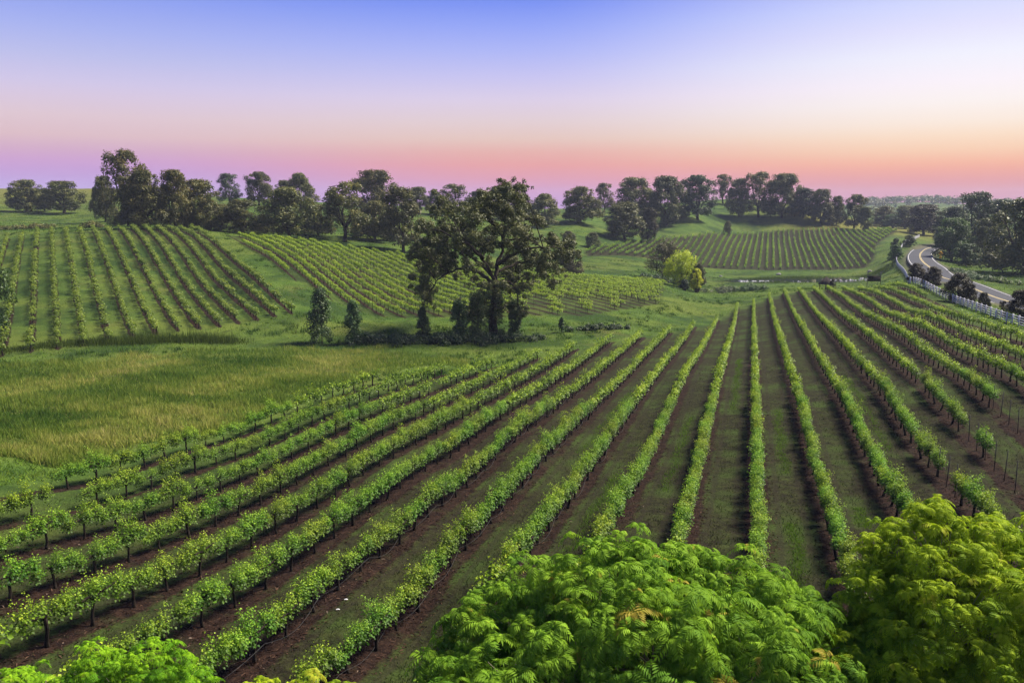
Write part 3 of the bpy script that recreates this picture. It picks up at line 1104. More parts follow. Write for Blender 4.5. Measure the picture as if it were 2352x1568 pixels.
def oak_template(seed, n_clump=58, n_leaf=9000, leaf=0.030, base=0.22, topw=0.8, limbs=6, open_=0.0):
    """unit oak: 1 tall, 1 wide, standing at the origin"""
    g = np.random.default_rng(seed)
    h = base + (1 - base) * g.random(n_clump) ** 0.95
    hf = (h - base) / (1 - base)
    prof = np.where(hf > 0.2, np.sqrt(np.clip(1 - ((hf - 0.2) / 0.82) ** 1.9, 0.03, 1)), 0.8 + 0.2 * hf / 0.2)
    a = g.uniform(0, 2 * math.pi, n_clump)
    lump = 1 + 0.20 * np.sin(2 * a + g.uniform(0, 6)) + 0.18 * np.sin(3 * a + 5 * hf + g.uniform(0, 6))
    rho = np.sqrt(g.uniform(0.05, 1.0, n_clump)) * 0.44 * prof * np.clip(lump, 0.6, 1.15)
    cr = g.uniform(0.045, 0.115, n_clump) * (1 - 0.2 * open_)
    c = np.c_[rho * np.cos(a), rho * np.sin(a), np.minimum(h, 1 - cr * 0.75)]
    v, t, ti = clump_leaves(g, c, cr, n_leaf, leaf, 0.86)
    b = MB()
    fork = (base + 0.09) * g.uniform(0.8, 1.05)
    tr = 0.030
    path = np.c_[np.cumsum(g.normal(0, 0.006, (6, 2)), 0), np.linspace(-0.03, fork, 6)]
    b.tube(path, np.array([1.5, 1.1, 1.0, 0.95, 0.95, 0.9]) * tr, 8)
    top = path[-1]
    ends = []
    for k in range(limbs):
        aa = k / limbs * 2 * math.pi + g.normal(0, 0.3)
        hh = g.uniform(0.5, 0.95)
        e = np.array([math.cos(aa) * 0.33 * (1.2 - hh * 0.6), math.sin(aa) * 0.33 * (1.2 - hh * 0.6), hh])
        m_ = np.array([math.cos(aa) * 0.16, math.sin(aa) * 0.16, fork + (hh - fork) * 0.35])
        pth = bez(top, m_, e, 8) + np.r_[np.zeros((1, 3)), g.normal(0, 0.010, (7, 3))]
        b.tube(pth, np.linspace(tr * 0.62, tr * 0.12, 8), 6)
        ends.append(pth)
    lp = np.concatenate(ends)
    for q in c[::3]:
        d = np.linalg.norm(lp - q, axis=1) + 0.35 * np.abs(lp[:, 2] - q[2] + 0.06)
        s0 = lp[np.argmin(d)]
        pth = bez(s0, (s0 + q) / 2 + np.array([0, 0, 0.03]) + g.normal(0, 0.015, 3), q, 5)
        b.tube(pth, np.linspace(tr * 0.2, tr * 0.06, 5), 4, False)
    return b, (v, t, ti)


OAKS = []
for s_, (nc, nl, ba, lf, op) in enumerate([(120, 15000, 0.09, 0.031, 0), (105, 13000, 0.12, 0.031, 0.15), (130, 16500, 0.07, 0.031, 0), (84, 9500, 0.15, 0.029, 0.4),
                                           (125, 15500, 0.05, 0.031, 0), (72, 8500, 0.16, 0.029, 0.6), (120, 15000, 0.05, 0.031, 0)]):
    b, lv = oak_template(100 + s_, nc, nl, lf, ba, open_=op)
    OAKS.append((b.me('trunk', M['bark'], smooth=True), lv))
_crowns = {}


def crown_mesh(i, mat):
    if (i, mat) not in _crowns:
        v, t, ti = OAKS[i][1]
        _crowns[(i, mat)] = mesh('crown', v, t, M[mat], tint=ti)
    return _crowns[(i, mat)]


def tree(name, u, dep, top, w, var, mat, label, cat='tree', group=None, turn=None, sink=0.0):
    """an oak standing on the ground in picture column u at distance dep, its top at picture height top, w picture units wide"""
    p = G(u, dep)
    f = dep * CP - (p[2] - CAMZ) * SP
    h = P(u, top, dep)[2] - p[2]
    wd = w * f / F
    root = obj(name, None, loc=(p[0], p[1], p[2] - sink), rot=(0, 0, random.uniform(0, 6.28) if turn is None else turn))
    k1, k2 = random.uniform(0.92, 1.1), random.uniform(0.92, 1.1)
    tr = obj('trunk', OAKS[var][0], root)
    cr = obj('crown', crown_mesh(var, mat), root)
    root.scale = (wd * k1 * 1.12, wd * k2 * 1.12, h)
    tag(root, label, cat, group)
    return root


T = [
    # far meadow on the left
    (62, 300, 414, 78, 2, 'oak', 'rounded oak of the far pasture trio, farthest from the tall clump'),
    (102, 306, 434, 50, 4, 'oak', 'low dark oak squeezed between two bigger oaks on the far pasture'),
    (146, 298, 416, 100, 1, 'oak', 'wide oak of the far pasture trio, closest to the tall clump'),
    # clump behind the left block
    (242, 250, 405, 56, 2, 'oak', 'small rounded oak on the pasture edge of the tall oak clump'),
    (296, 215, 346, 112, 3, 'oak_warm', 'tallest oak of the clump, open lacy top against the sky'),
    (330, 196, 393, 112, 2, 'oak_warm', 'broad dense oak in front of the tallest one, behind the hillside vines'),
    (405, 200, 391, 90, 1, 'oak_warm', 'oak with bare dark trunk showing, next to the broad dense oak'),
    (458, 206, 413, 100, 4, 'oak', 'shorter shaded oak ending the tall clump, above the grassy strip'),
    (527, 330, 399, 66, 3, 'oak', 'lone rounded oak on the straw-coloured ridge between clumps'),
    (596, 330, 395, 68, 1, 'oak_warm', 'olive-gold oak on the ridge beside the lone rounded oak'),
    (560, 210, 460, 120, 6, 'oak', 'dark leafy thicket tree low behind the vine hill crest'),
    (505, 214, 470, 90, 6, 'oak', 'low shaded thicket tree under the short shaded oak'),
    (664, 206, 431, 118, 4, 'oak', 'heavy round oak with foliage down to the ground, behind the yellow-green vines'),
    (690, 300, 399, 72, 0, 'oak', 'pale hazy oak rising behind the heavy round oak'),
    (655, 315, 415, 50, 2, 'oak', 'small hazy oak on the ridge left of the pale hazy oak'),
    (792, 216, 417, 130, 5, 'oak_warm', 'gnarled open oak with bare spreading limbs behind the yellow-green vines'),
    (858, 300, 392, 100, 0, 'oak', 'large domed oak behind the gnarled open oak'),
    (862, 228, 462, 95, 4, 'oak', 'shaded oak filling the space beside the gnarled open oak'),
    (924, 212, 431, 112, 1, 'oak_warm', 'oak with golden-lit side just beside the big gnarled foreground oak'),
    (732, 222, 470, 70, 6, 'oak', 'low dark oak joining the heavy round oak to the gnarled one'),
    # ridge behind the big oak
    (961, 340, 430, 50, 0, 'oak', 'narrow dark oak first on the ridge behind the big oak'),
    (997, 345, 436, 42, 2, 'oak', 'small dark oak second on the ridge behind the big oak'),
    (1040, 340, 423, 72, 3, 'oak', 'airy oak third on the ridge, seen over the big oak'),
    (1095, 352, 440, 60, 2, 'oak', 'oak on the ridge almost hidden by the big oak crown'),
    (1148, 340, 429, 80, 0, 'oak', 'dark oak on the ridge showing through the big oak top'),
    (1204, 350, 452, 46, 2, 'oak', 'low oak on the ridge just past the big oak'),
    (1250, 325, 446, 76, 0, 'oak', 'oak with a pale trunk on the green slope past the big oak'),
    (1332, 340, 430, 96, 2, 'oak', 'wide dense oak at the foot of the wooded hill'),
    # wooded hill
    (1388, 430, 421, 52, 3, 'oak', 'thin see-through oak at the low end of the hilltop line'),
    (1433, 320, 465, 108, 4, 'oak', 'spreading oak alone on the slope in front of the hilltop line'),
    (1489, 326, 478, 46, 1, 'plum', 'small reddish tree beside the spreading slope oak'),
    (1458, 400, 409, 100, 2, 'oak', 'big domed oak behind the spreading slope oak'),
    (1530, 385, 406, 82, 0, 'oak', 'tall oak on the hill slope beside the big domed oak'),
    (1600, 400, 403, 94, 1, 'oak', 'large oak with skirts to the ground before the open saddle'),
    (1660, 480, 400, 54, 5, 'oak', 'small lacy oak on the very crest in the saddle'),
    (1696, 440, 411, 54, 2, 'oak', 'dense oak just past the saddle on the hilltop'),
    (1742, 440, 396, 82, 3, 'oak', 'highest oak on the hilltop with a visible trunk'),
    (1796, 435, 400, 80, 0, 'oak', 'tall pointed oak next to the highest hilltop oak'),
    (1845, 430, 433, 60, 2, 'oak', 'lower oak where the hilltop line steps down'),
    (1884, 425, 435, 60, 4, 'oak', 'squat oak after the step down on the hilltop line'),
    (1920, 430, 451, 40, 2, 'oak', 'small oak near the road end of the hilltop line'),
    (1962, 420, 447, 64, 1, 'oak', 'oak last but one at the road end of the hilltop line'),
    (1986, 405, 476, 34, 0, 'oak', 'little oak standing last above the far vineyard corner'),
    # along and beyond the road
    (2030, 480, 474, 66, 2, 'oak', 'dark oak in the dip beyond the far vineyard'),
    (2078, 470, 473, 64, 0, 'oak', 'oak in the dip beside the dark reddish one'),
    (2120, 400, 470, 92, 4, 'plum', 'big dark brownish tree above the road bend'),
    (2186, 262, 502, 96, 4, 'fresh_tree', 'round green roadside tree inside the road bend'),
    (2182, 330, 476, 72, 2, 'grey_tree', 'pale grey-green tree behind the round roadside tree'),
    (2232, 300, 442, 108, 3, 'grey_tree', 'tallest tree across the road with a ragged top'),
    (2294, 300, 460, 82, 0, 'grey_tree', 'greyish tree between the tallest tree and the dark edge tree'),
    (2262, 262, 503, 90, 6, 'oak', 'dark shaded tree under the tallest tree across the road'),
    (2346, 205, 458, 165, 6, 'oak', 'huge dark tree at the picture edge across the road'),
    (2220, 236, 560, 66, 6, 'fresh_tree', 'low bright bush in front of the round roadside tree'),
    (2310, 236, 560, 80, 6, 'oak', 'dark bush below the greyish trees across the road'),
    (2205, 290, 520, 60, 6, 'oak', 'dark bush half hidden behind the round roadside tree'),
    # bushes on the slopes
    (1305, 285, 531, 34, 6, 'oak', 'small round bush on the slope above the vine block'),
    (1362, 285, 534, 34, 6, 'oak', 'small round bush beside the spreading slope oak'),
    (1671, 395, 508, 18, 4, 'oak', 'single young tree on the grass above the far vineyard'),
    (-48, 92, 512, 150, 1, 'fresh_tree', 'leafy tree at the picture edge overhanging the hillside rows'),
    (1310, 200, 572, 60, 6, 'willow_dull', 'brownish bush behind the big oak, above the vine block'),
]
for _i, (u, d, tp, w, lb) in enumerate([
        (275, 222, 488, 50, 'low undergrowth bush under the tallest oak of the clump'), (372, 212, 492, 46, 'undergrowth bush between the broad dense oak and the bare-trunk oak'),
        (432, 214, 486, 50, 'undergrowth bush past the bare-trunk oak'), (610, 218, 492, 60, 'undergrowth bush below the olive-gold ridge oak'),
        (700, 222, 500, 56, 'undergrowth bush beside the heavy round oak'), (830, 235, 505, 46, 'undergrowth bush behind the gnarled open oak'),
        (890, 232, 500, 44, 'undergrowth bush before the golden-lit oak'), (1420, 425, 470, 40, 'undergrowth bush below the thin hill oak'),
        (1495, 405, 470, 44, 'undergrowth bush between the big domed oak and the tall slope oak'), (1565, 402, 472, 40, 'undergrowth bush between the tall slope oak and the skirted oak'),
        (1770, 440, 462, 34, 'undergrowth bush between the two highest hilltop oaks'), (1825, 434, 468, 36, 'undergrowth bush where the hilltop line steps down'),
        (1905, 428, 476, 34, 'undergrowth bush near the road end of the hilltop line'), (2050, 470, 492, 50, 'undergrowth bush in the dip beyond the far vineyard')]):
    T.append((u, d, tp, w, (6, 4, 2)[_i % 3], ('oak', 'fresh_tree', 'oak_warm')[_i % 3], lb))
for _i, (u, d, tp, w, vr, mt, lb) in enumerate(T):
    if mt == 'oak' and d > 180 and _i % 3 == 1:
        mt = 'oak_warm'
    elif mt == 'oak' and d > 280 and _i % 5 == 3:
        mt = 'grey_tree'
    bush = ' bush' in lb
    tree('bush' if bush else 'oak_tree' if 'oak' in lb else 'tree', u, d, tp, w, vr, mt, lb, 'bush' if bush else 'oak tree' if 'oak' in lb else 'tree')

# ------------------------------------------------------------------ the big gnarled oak
z5 = lambda x, y: (893.8 + 0.258 * x, 404.5 + 0.258 * y)
OAKB = G(1134, 112)
OD = OAKB[1]


def big_oak():
    g = np.random.default_rng(5)
    cl = [(960, 130, 60), (1010, 105, 55), (1130, 120, 60), (1200, 108, 36), (820, 150, 52), (1150, 190, 66), (1180, 255, 48), (880, 230, 80), (780, 240, 60),
          (480, 220, 55), (520, 290, 58), (400, 300, 46), (580, 330, 60), (700, 300, 75), (760, 380, 85), (640, 400, 75), (860, 330, 78), (980, 290, 75), (1060, 330, 75),
          (1120, 400, 75), (1170, 340, 45), (1320, 390, 66), (1280, 380, 40), (290, 440, 66), (360, 470, 44), (460, 470, 64), (560, 480, 75), (680, 500, 80), (800, 560, 72), (900, 560, 66),
          (1060, 480, 75), (1160, 480, 66), (1220, 540, 46), (330, 580, 56), (420, 570, 75), (480, 640, 72), (230, 690, 56), (330, 680, 75), (420, 730, 75), (540, 720, 70), (640, 620, 72),
          (700, 680, 64), (860, 640, 54), (960, 600, 44), (1100, 640, 72), (1160, 600, 54), (1290, 570, 34), (1450, 540, 50), (1470, 600, 56), (1560, 620, 62), (1620, 600, 44),
          (1510, 690, 62), (1400, 720, 64), (1300, 720, 56), (1250, 770, 62), (1350, 780, 64), (1450, 790, 54), (1240, 880, 40), (1380, 880, 46), (1450, 950, 44), (1260, 960, 36),
          (1080, 750, 72), (1150, 820, 62), (1050, 850, 72), (1100, 930, 62), (1150, 1000, 52), (1080, 1010, 44), (330, 830, 75), (420, 860, 52), (310, 920, 58), (340, 1000, 56), (300, 1050, 46),
          (350, 1100, 46), (500, 800, 52), (600, 880, 34), (560, 760, 52), (700, 800, 50), (760, 910, 40), (830, 960, 34), (1120, 1150, 50), (1180, 1220, 40), (1050, 1140, 36), (900, 980, 50), (860, 1060, 44), (960, 1060, 46), (1010, 960, 46), (820, 1130, 40), (1000, 1180, 44), (760, 1180, 44), (870, 1200, 40), (700, 1240, 40), (1640, 690, 46), (1580, 700, 50), (240, 640, 50), (600, 560, 60), (720, 580, 60), (1200, 660, 50), (1220, 720, 50)]
    f = OD * CP - (OAKB[2] - CAMZ) * SP
    px = 0.258 * f / F
    C, Rr = [], []
    for x, y, r in cl:
        u, v = z5(x, y)
        nx = (x - 900) / 760.0
        nz_ = (y - 560) / 560.0
        dmax = 11.0 * math.sqrt(max(0.05, 1 - 0.8 * min(1, nx * nx) - 0.5 * min(1, nz_ * nz_)))
        dy = g.uniform(-1, 1) * dmax
        if y > 1000:
            dy = g.uniform(-2, 2)
        q = P(u, v, OD + dy)
        C.append(q)
        Rr.append(r * px)
        # each mass breaks up into smaller sprays around it
        for _ in range(9):
            C.append(q + g.normal(0, 1, 3) * np.array([1.0, 1.5, 0.8]) * r * px)
            Rr.append(r * px * g.uniform(0.25, 0.58))
    C = np.array(C) - OAKB
    Rr = np.array(Rr) * 0.93
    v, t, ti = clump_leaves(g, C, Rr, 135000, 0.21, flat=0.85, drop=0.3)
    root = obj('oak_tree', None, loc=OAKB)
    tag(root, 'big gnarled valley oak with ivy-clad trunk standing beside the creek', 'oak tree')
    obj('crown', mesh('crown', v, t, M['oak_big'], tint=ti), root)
    b = MB()
    Q = lambda x, y, d=0.0: P(*z5(x, y), OD + d) - OAKB
    W = lambda pts, r0, r1, n=14: b.tube(spline(np.array(pts), n) + np.r_[np.zeros((1, 3)), g.normal(0, 0.07, (n - 1, 3))], np.linspace(r0, r1, n), 8)
    W([np.array([0, 0, -0.3]), Q(925, 1250), Q(940, 1080), Q(945, 930)], 0.66, 0.48, 12)
    W([Q(945, 940), Q(900, 860, -1), Q(830, 720, -2), Q(740, 640, -3), Q(640, 520, -5)], 0.28, 0.07)
    W([Q(945, 960), Q(880, 920, -1), Q(760, 840, -2), Q(640, 825, -3), Q(520, 860, -4), Q(430, 930, -4.5), Q(380, 1010, -5)], 0.27, 0.06, 18)
    W([Q(945, 930), Q(960, 800, 1), Q(1000, 680, 2), Q(1010, 560, 2), Q(930, 430, 1), Q(870, 330, 1), Q(850, 200, 0)], 0.30, 0.06, 18)
    W([Q(1005, 640, 2), Q(1060, 570, 1), Q(1150, 560, 0), Q(1270, 540, -1)], 0.22, 0.05)
    W([Q(980, 780, 1), Q(1080, 710, -1), Q(1220, 655, -3), Q(1320, 632, -4), Q(1430, 635, -5), Q(1520, 640, -5)], 0.27, 0.07, 16)
    W([Q(960, 850, 1), Q(1080, 800, 3), Q(1180, 770, 5), Q(1320, 770, 6), Q(1400, 860, 6)], 0.22, 0.05)
    W([Q(900, 870, 0), Q(760, 740, 3), Q(600, 650, 5), Q(440, 600, 6), Q(320, 560, 6)], 0.24, 0.05)
    W([Q(840, 730, -2), Q(680, 600, -5), Q(540, 530, -7), Q(440, 480, -7), Q(340, 490, -7)], 0.24, 0.05)
    W([Q(1010, 560, 2), Q(1070, 420, 4), Q(1110, 280, 4), Q(1150, 150, 3)], 0.25, 0.05)
    W([Q(930, 430, 1), Q(800, 330, 2), Q(660, 320, 3), Q(520, 250, 3)], 0.2, 0.05)
    W([Q(960, 960, 0), Q(1060, 930, -3), Q(1130, 1010, -4), Q(1150, 1140, -4)], 0.22, 0.05)
    lp = np.concatenate(b.v)
    for q in C[::10]:
        d = np.linalg.norm(lp - q, axis=1)
        s0 = lp[np.argmin(d)]
        b.tube(bez(s0, (s0 + q) / 2 + g.normal(0, 0.3, 3), q, 6), np.linspace(0.085, 0.03, 6), 5, False)
    obj('trunk', b.me('trunk', M['bark'], smooth=True), root)
    # ivy on the trunk
    pts = [Q(930, y) for y in np.linspace(1000, 1410, 11)]
    cv_ = np.array([p + g.normal(0, 0.6, 3) * np.array([1, 1, 0.5]) for p in pts for _ in range(3)])
    v, t, ti = clump_leaves(g, cv_, g.uniform(0.35, 0.85, len(cv_)), 5500, 0.2, flat=1.1, up=0)
    obj('ivy', mesh('ivy', v, t, M['ivy'], tint=ti), root)


big_oak()


def leafy(name, label, cat, clumps, n, leaf, mat, at_, stem=None, flat=0.8, up=0.3, drop=0.0, part='foliage', group=None, aspect=0.7, seed=1):
    """a shrub: clumps are (x, y, z, r) in metres around its foot at_"""
    g = np.random.default_rng(seed)
    c = np.array(clumps, float)
    root = obj(name, None, loc=at_)
    v, t, ti = clump_leaves(g, c[:, :3], c[:, 3], n, leaf, flat, up, drop, aspect)
    obj(part, mesh(part, v, t, M[mat], tint=ti), root)
    b = MB()
    if stem is None:
        stem = [(np.array([0, 0, -0.1]), q[:3]) for q in c[::max(1, len(c) // 9)]]
    for a, q in stem:
        b.tube(bez(a, (np.asarray(a) + np.asarray(q)) / 2 + g.normal(0, 0.1, 3) + np.array([0, 0, 0.1]), q, 6), np.linspace(0.07, 0.02, 6), 5, False)
    obj('stem', b.me('stem', M['bark'], smooth=True), root)
    tag(root, label, cat, group)
    return root


def sapling(u, dep, top, wpx, label, mat='bramble', seed=1, base=0.08, column=False, n=3800):
    p = G(u, dep)
    f = dep * CP - (p[2] - CAMZ) * SP
    h = P(u, top, dep)[2] - p[2]
    w = wpx * f / F * 0.62
    g = np.random.default_rng(seed)
    cl = []
    for k in range(80):
        hf = g.random() ** 0.8
        rad = w * ((1 - hf) ** 0.55 if not column else (0.9 - 0.25 * abs(hf - 0.5)))
        a = g.uniform(0, 6.28)
        rr_ = rad * math.sqrt(g.random()) * 0.85
        cl.append((rr_ * math.cos(a), rr_ * math.sin(a), h * (base + (1 - base) * hf * 0.97), w * g.uniform(0.14, 0.30)))
    cl.append((0, 0, h * 0.96, w * 0.22))
    st = [(np.array([0, 0, -0.1]), np.array([0, 0, h * 0.95]))] + [(np.array([0, 0, c[2] * 0.8]), np.array(c[:3])) for c in cl[::3]]
    return leafy('sapling' if not column else 'ivy_column', label, 'sapling' if not column else 'shrub', cl, n, 0.22, mat, p, st, 1.1, 0.1, seed=seed)


sapling(740, 100, 668, 70, 'bushy young tree standing at the meadow edge, largest of the saplings', 'ivy', 3, n=5500)
sapling(813, 101, 692, 46, 'slim young tree second along the creek from the meadow', 'ivy', 4)
sapling(972, 106, 706, 34, 'thin sapling between the young trees and the big oak', 'ivy', 5)
sapling(1056, 107, 690, 40, 'dark ivy-covered stump closest to the saplings under the big oak', 'ivy', 6, column=True)
sapling(1098, 109, 672, 44, 'ivy-covered thicket stem touching the big oak trunk', 'ivy', 7, column=True)
sapling(1184, 110, 690, 32, 'leafy ivy stem hanging on the road side of the big oak', 'ivy', 8, column=True)
sapling(1290, 112, 730, 16, 'tiny sapling in the grass past the big oak', 'ivy', 9, n=700)


def hedge(name, label, cat, path, h, w, n, leaf, mat, seed=1):
    """low tangled growth along a line of (u, dep) points"""
    g = np.random.default_rng(seed)
    pts = spline(np.array([G(u, d)[:2] for u, d in path]), 60)
    m = max(14, int(np.linalg.norm(np.diff(pts, axis=0), axis=1).sum() * 2.4))
    base = G(*path[0])
    cl = []
    for k in range(m):
        q = pts[g.integers(60)] + g.normal(0, w * 0.32, 2)
        r = h * g.uniform(0.35, 0.7)
        cl.append((q[0] - base[0], q[1] - base[1], float(tz(q[0], q[1])) - base[2] + r * g.uniform(0.25, 0.8), r))
    st = [(np.array([c[0], c[1], c[2] - c[3]]), np.array([c[0], c[1], c[2] + c[3] * 0.3])) for c in cl[::3]]
    return leafy(name, label, cat, cl, n, leaf, mat, base, st, 0.75, 0.5, seed=seed)


hedge('bramble_thicket', 'dark bramble thicket under the big oak along the creek', 'brambles', [(800, 100), (900, 101), (1000, 103), (1100, 105), (1200, 106), (1270, 106)], 1.5, 3.2, 15000, 0.20, 'bramble', 1)
hedge('bramble_thicket', 'narrow dark bramble strip in the grass past the big oak', 'brambles', [(1310, 112), (1360, 115), (1410, 117), (1450, 119)], 0.9, 1.6, 3500, 0.2, 'bramble', 2)
hedge('hedge', 'dark hedge on the crest behind the hillside rows at the picture edge', 'hedge', [(-60, 206), (0, 208), (60, 210), (108, 212)], 1.6, 3, 4200, 0.34, 'oak', 3)
hedge('bush', 'dark low bush on the crest behind the hillside rows', 'bush', [(195, 205), (210, 205), (232, 206)], 1.7, 2.2, 1600, 0.34, 'oak', 4)
hedge('bramble_thicket', 'bramble mound between the pond and the near rows', 'brambles', [(1690, 205), (1715, 206), (1745, 208)], 2.0, 5, 3000, 0.34, 'ivy', 5)
hedge('bramble_thicket', 'brambles spreading in front of the yellow willow', 'brambles', [(1490, 205), (1540, 208), (1570, 206)], 1.9, 5, 3600, 0.34, 'bramble', 6)
hedge('shrub', 'grey-green scrub patch between willow and bramble mound', 'shrub', [(1610, 196), (1650, 200), (1690, 214)], 1.5, 5, 3000, 0.3, 'grey_tree', 7)
hedge('shrub', 'pale scrub on the far verge of the road', 'shrub', [(2196, 200), (2230, 186), (2260, 178)], 1.4, 3, 3600, 0.28, 'grey_tree', 8)
hedge('shrub', 'yellowish scrub across the road near the dark edge tree', 'shrub', [(2262, 186), (2290, 178), (2320, 172)], 1.1, 3, 2600, 0.28, 'fresh_tree', 9)


def dome(u, dep, top, wpx, label, mat, seed, n, leaf, name='willow', cat='willow', lean=0.0, drop=0.6, fan=True):
    p = G(u, dep)
    f = dep * CP - (p[2] - CAMZ) * SP
    h = P(u, top, dep)[2] - p[2]
    w = wpx * f / F * 0.5
    g = np.random.default_rng(seed)
    cl, st = [], []
    for k in range(46):
        d = unit(np.array([g.normal(), g.normal(), abs(g.normal()) + 0.15]))
        s = 0.45 + 0.5 * g.random() ** 0.5
        x = d[0] * w * s * 0.85
        y = d[1] * w * s * 0.85
        z = h * 0.14 + d[2] * h * 0.80 * s
        cl.append((x + lean * z, y, z, w * g.uniform(0.16, 0.28)))
    for c in cl[::2]:
        st.append((np.array([g.normal(0, 0.15), g.normal(0, 0.15), -0.1]), np.array(c[:3])))
    return leafy(name, label, cat, cl, n, leaf, mat, p, st, 1.0, 0.15, drop, seed=seed, aspect=0.42)


dome(1563, 197, 561, 92, 'bright yellow-green willow between the vine blocks', 'willow', 11, 7000, 0.42)
dome(1603, 195, 598, 44, 'smaller dull yellow willow leaning beside the bright one', 'willow_dull', 12, 3600, 0.4)
dome(1600, 190, 608, 30, 'low bright yellow willow shoots in front of the bright willow', 'willow', 15, 2000, 0.36)
dome(1524, 216, 530, 92, 'brown-olive willow thicket behind the bright yellow one', 'willow_dull', 13, 7000, 0.42)
dome(1571, 188, 640, 26, 'dark round shrub at the foot of the bright willow', 'bramble', 14, 1800, 0.3, 'shrub', 'shrub', drop=0.1)
# young plum trees along the fence, bushes by the far fence
for u, d, tp, w, vr, lb in [
        (2103, 168, 605, 42, 2, 'round dark bronze tree at the far end of the white fence'),
        (2141, 150, 613, 48, 2, 'dark bronze fence tree second from the far end'),
        (2200, 129, 628, 62, 0, 'largest dark bronze tree halfway along the white fence'),
        (2226, 124, 652, 32, 1, 'slim dark tree half behind the largest fence tree'),
        (2257, 116, 672, 29, 2, 'small lollipop tree by the near stretch of fence'),
        (2302, 105, 691, 22, 3, 'smallest thin dark tree by the near stretch of fence'),
        (2345, 100, 667, 66, 0, 'dark bronze tree cut by the picture edge at the fence')]:
    tree('plum_tree', u, d, tp, w, vr, 'plum', lb, 'tree')
tree('bush', 2055, 262, 563, 32, 6, 'fresh_tree', 'rounded green bush beside the fence where the road bends', 'bush')
tree('bush', 2056, 282, 548, 26, 6, 'bramble', 'dark bush behind the rounded green one by the far fence', 'bush')
tree('bush', 2087, 310, 540, 28, 6, 'bramble', 'dark bush by the far fence stretch, closest to the road bend', 'bush')
tree('bush', 1912, 176, 641, 16, 6, 'plum', 'small reddish shrub beside the pointed dark roof', 'bush')

# ------------------------------------------------------------------ pinnate-leaved trees close to the viewpoint


def pinnate_cluster(g, nleaf=9, nlet=7, ln=0.30, llen=0.115, lwid=0.028):
    V, Tt, TI = [], [], []
    n0 = 0
    for k in range(nleaf):
        a = k / nleaf * 6.283 + g.normal(0, 0.25)
        th = g.uniform(0.35, 1.25)
        L_ = ln * g.uniform(0.75, 1.15)
        s = np.linspace(0.12, 1, nlet)
        out = np.array([math.cos(a), math.sin(a), 0])
        r_ = L_ * s * math.sin(th)
        z_ = L_ * s * math.cos(th) - 0.62 * L_ * s ** 2.2
        c = out[None] * r_[:, None] + np.array([0, 0, 1])[None] * z_[:, None]
        tan = unit(np.gradient(c, axis=0))
        side = unit(np.cross(tan, np.array([0, 0, 1.0])))
        up = np.cross(side, tan)
        for sg in (-1, 1):
            d = unit(side * sg * 0.9 + tan * 0.62 - np.array([0, 0, 0.34]))
            v, t = leaf_quads(c, d, unit(up + g.normal(0, 0.15, up.shape)), llen * (1 - 0.35 * np.abs(s - 0.5)), lwid, 0.1)
            V.append(v)
            Tt.append(t + n0)
            n0 += len(v)
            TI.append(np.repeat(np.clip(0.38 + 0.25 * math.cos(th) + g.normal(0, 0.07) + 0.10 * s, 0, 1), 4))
        v, t = leaf_quads(c[-1:], tan[-1:] - np.array([[0, 0, 0.2]]), up[-1:], llen, lwid, 0.1)
        V.append(v)
        Tt.append(t + n0)
        n0 += len(v)
        TI.append(np.full(4, 0.55))
    return np.concatenate(V), np.concatenate(Tt), np.concatenate(TI)


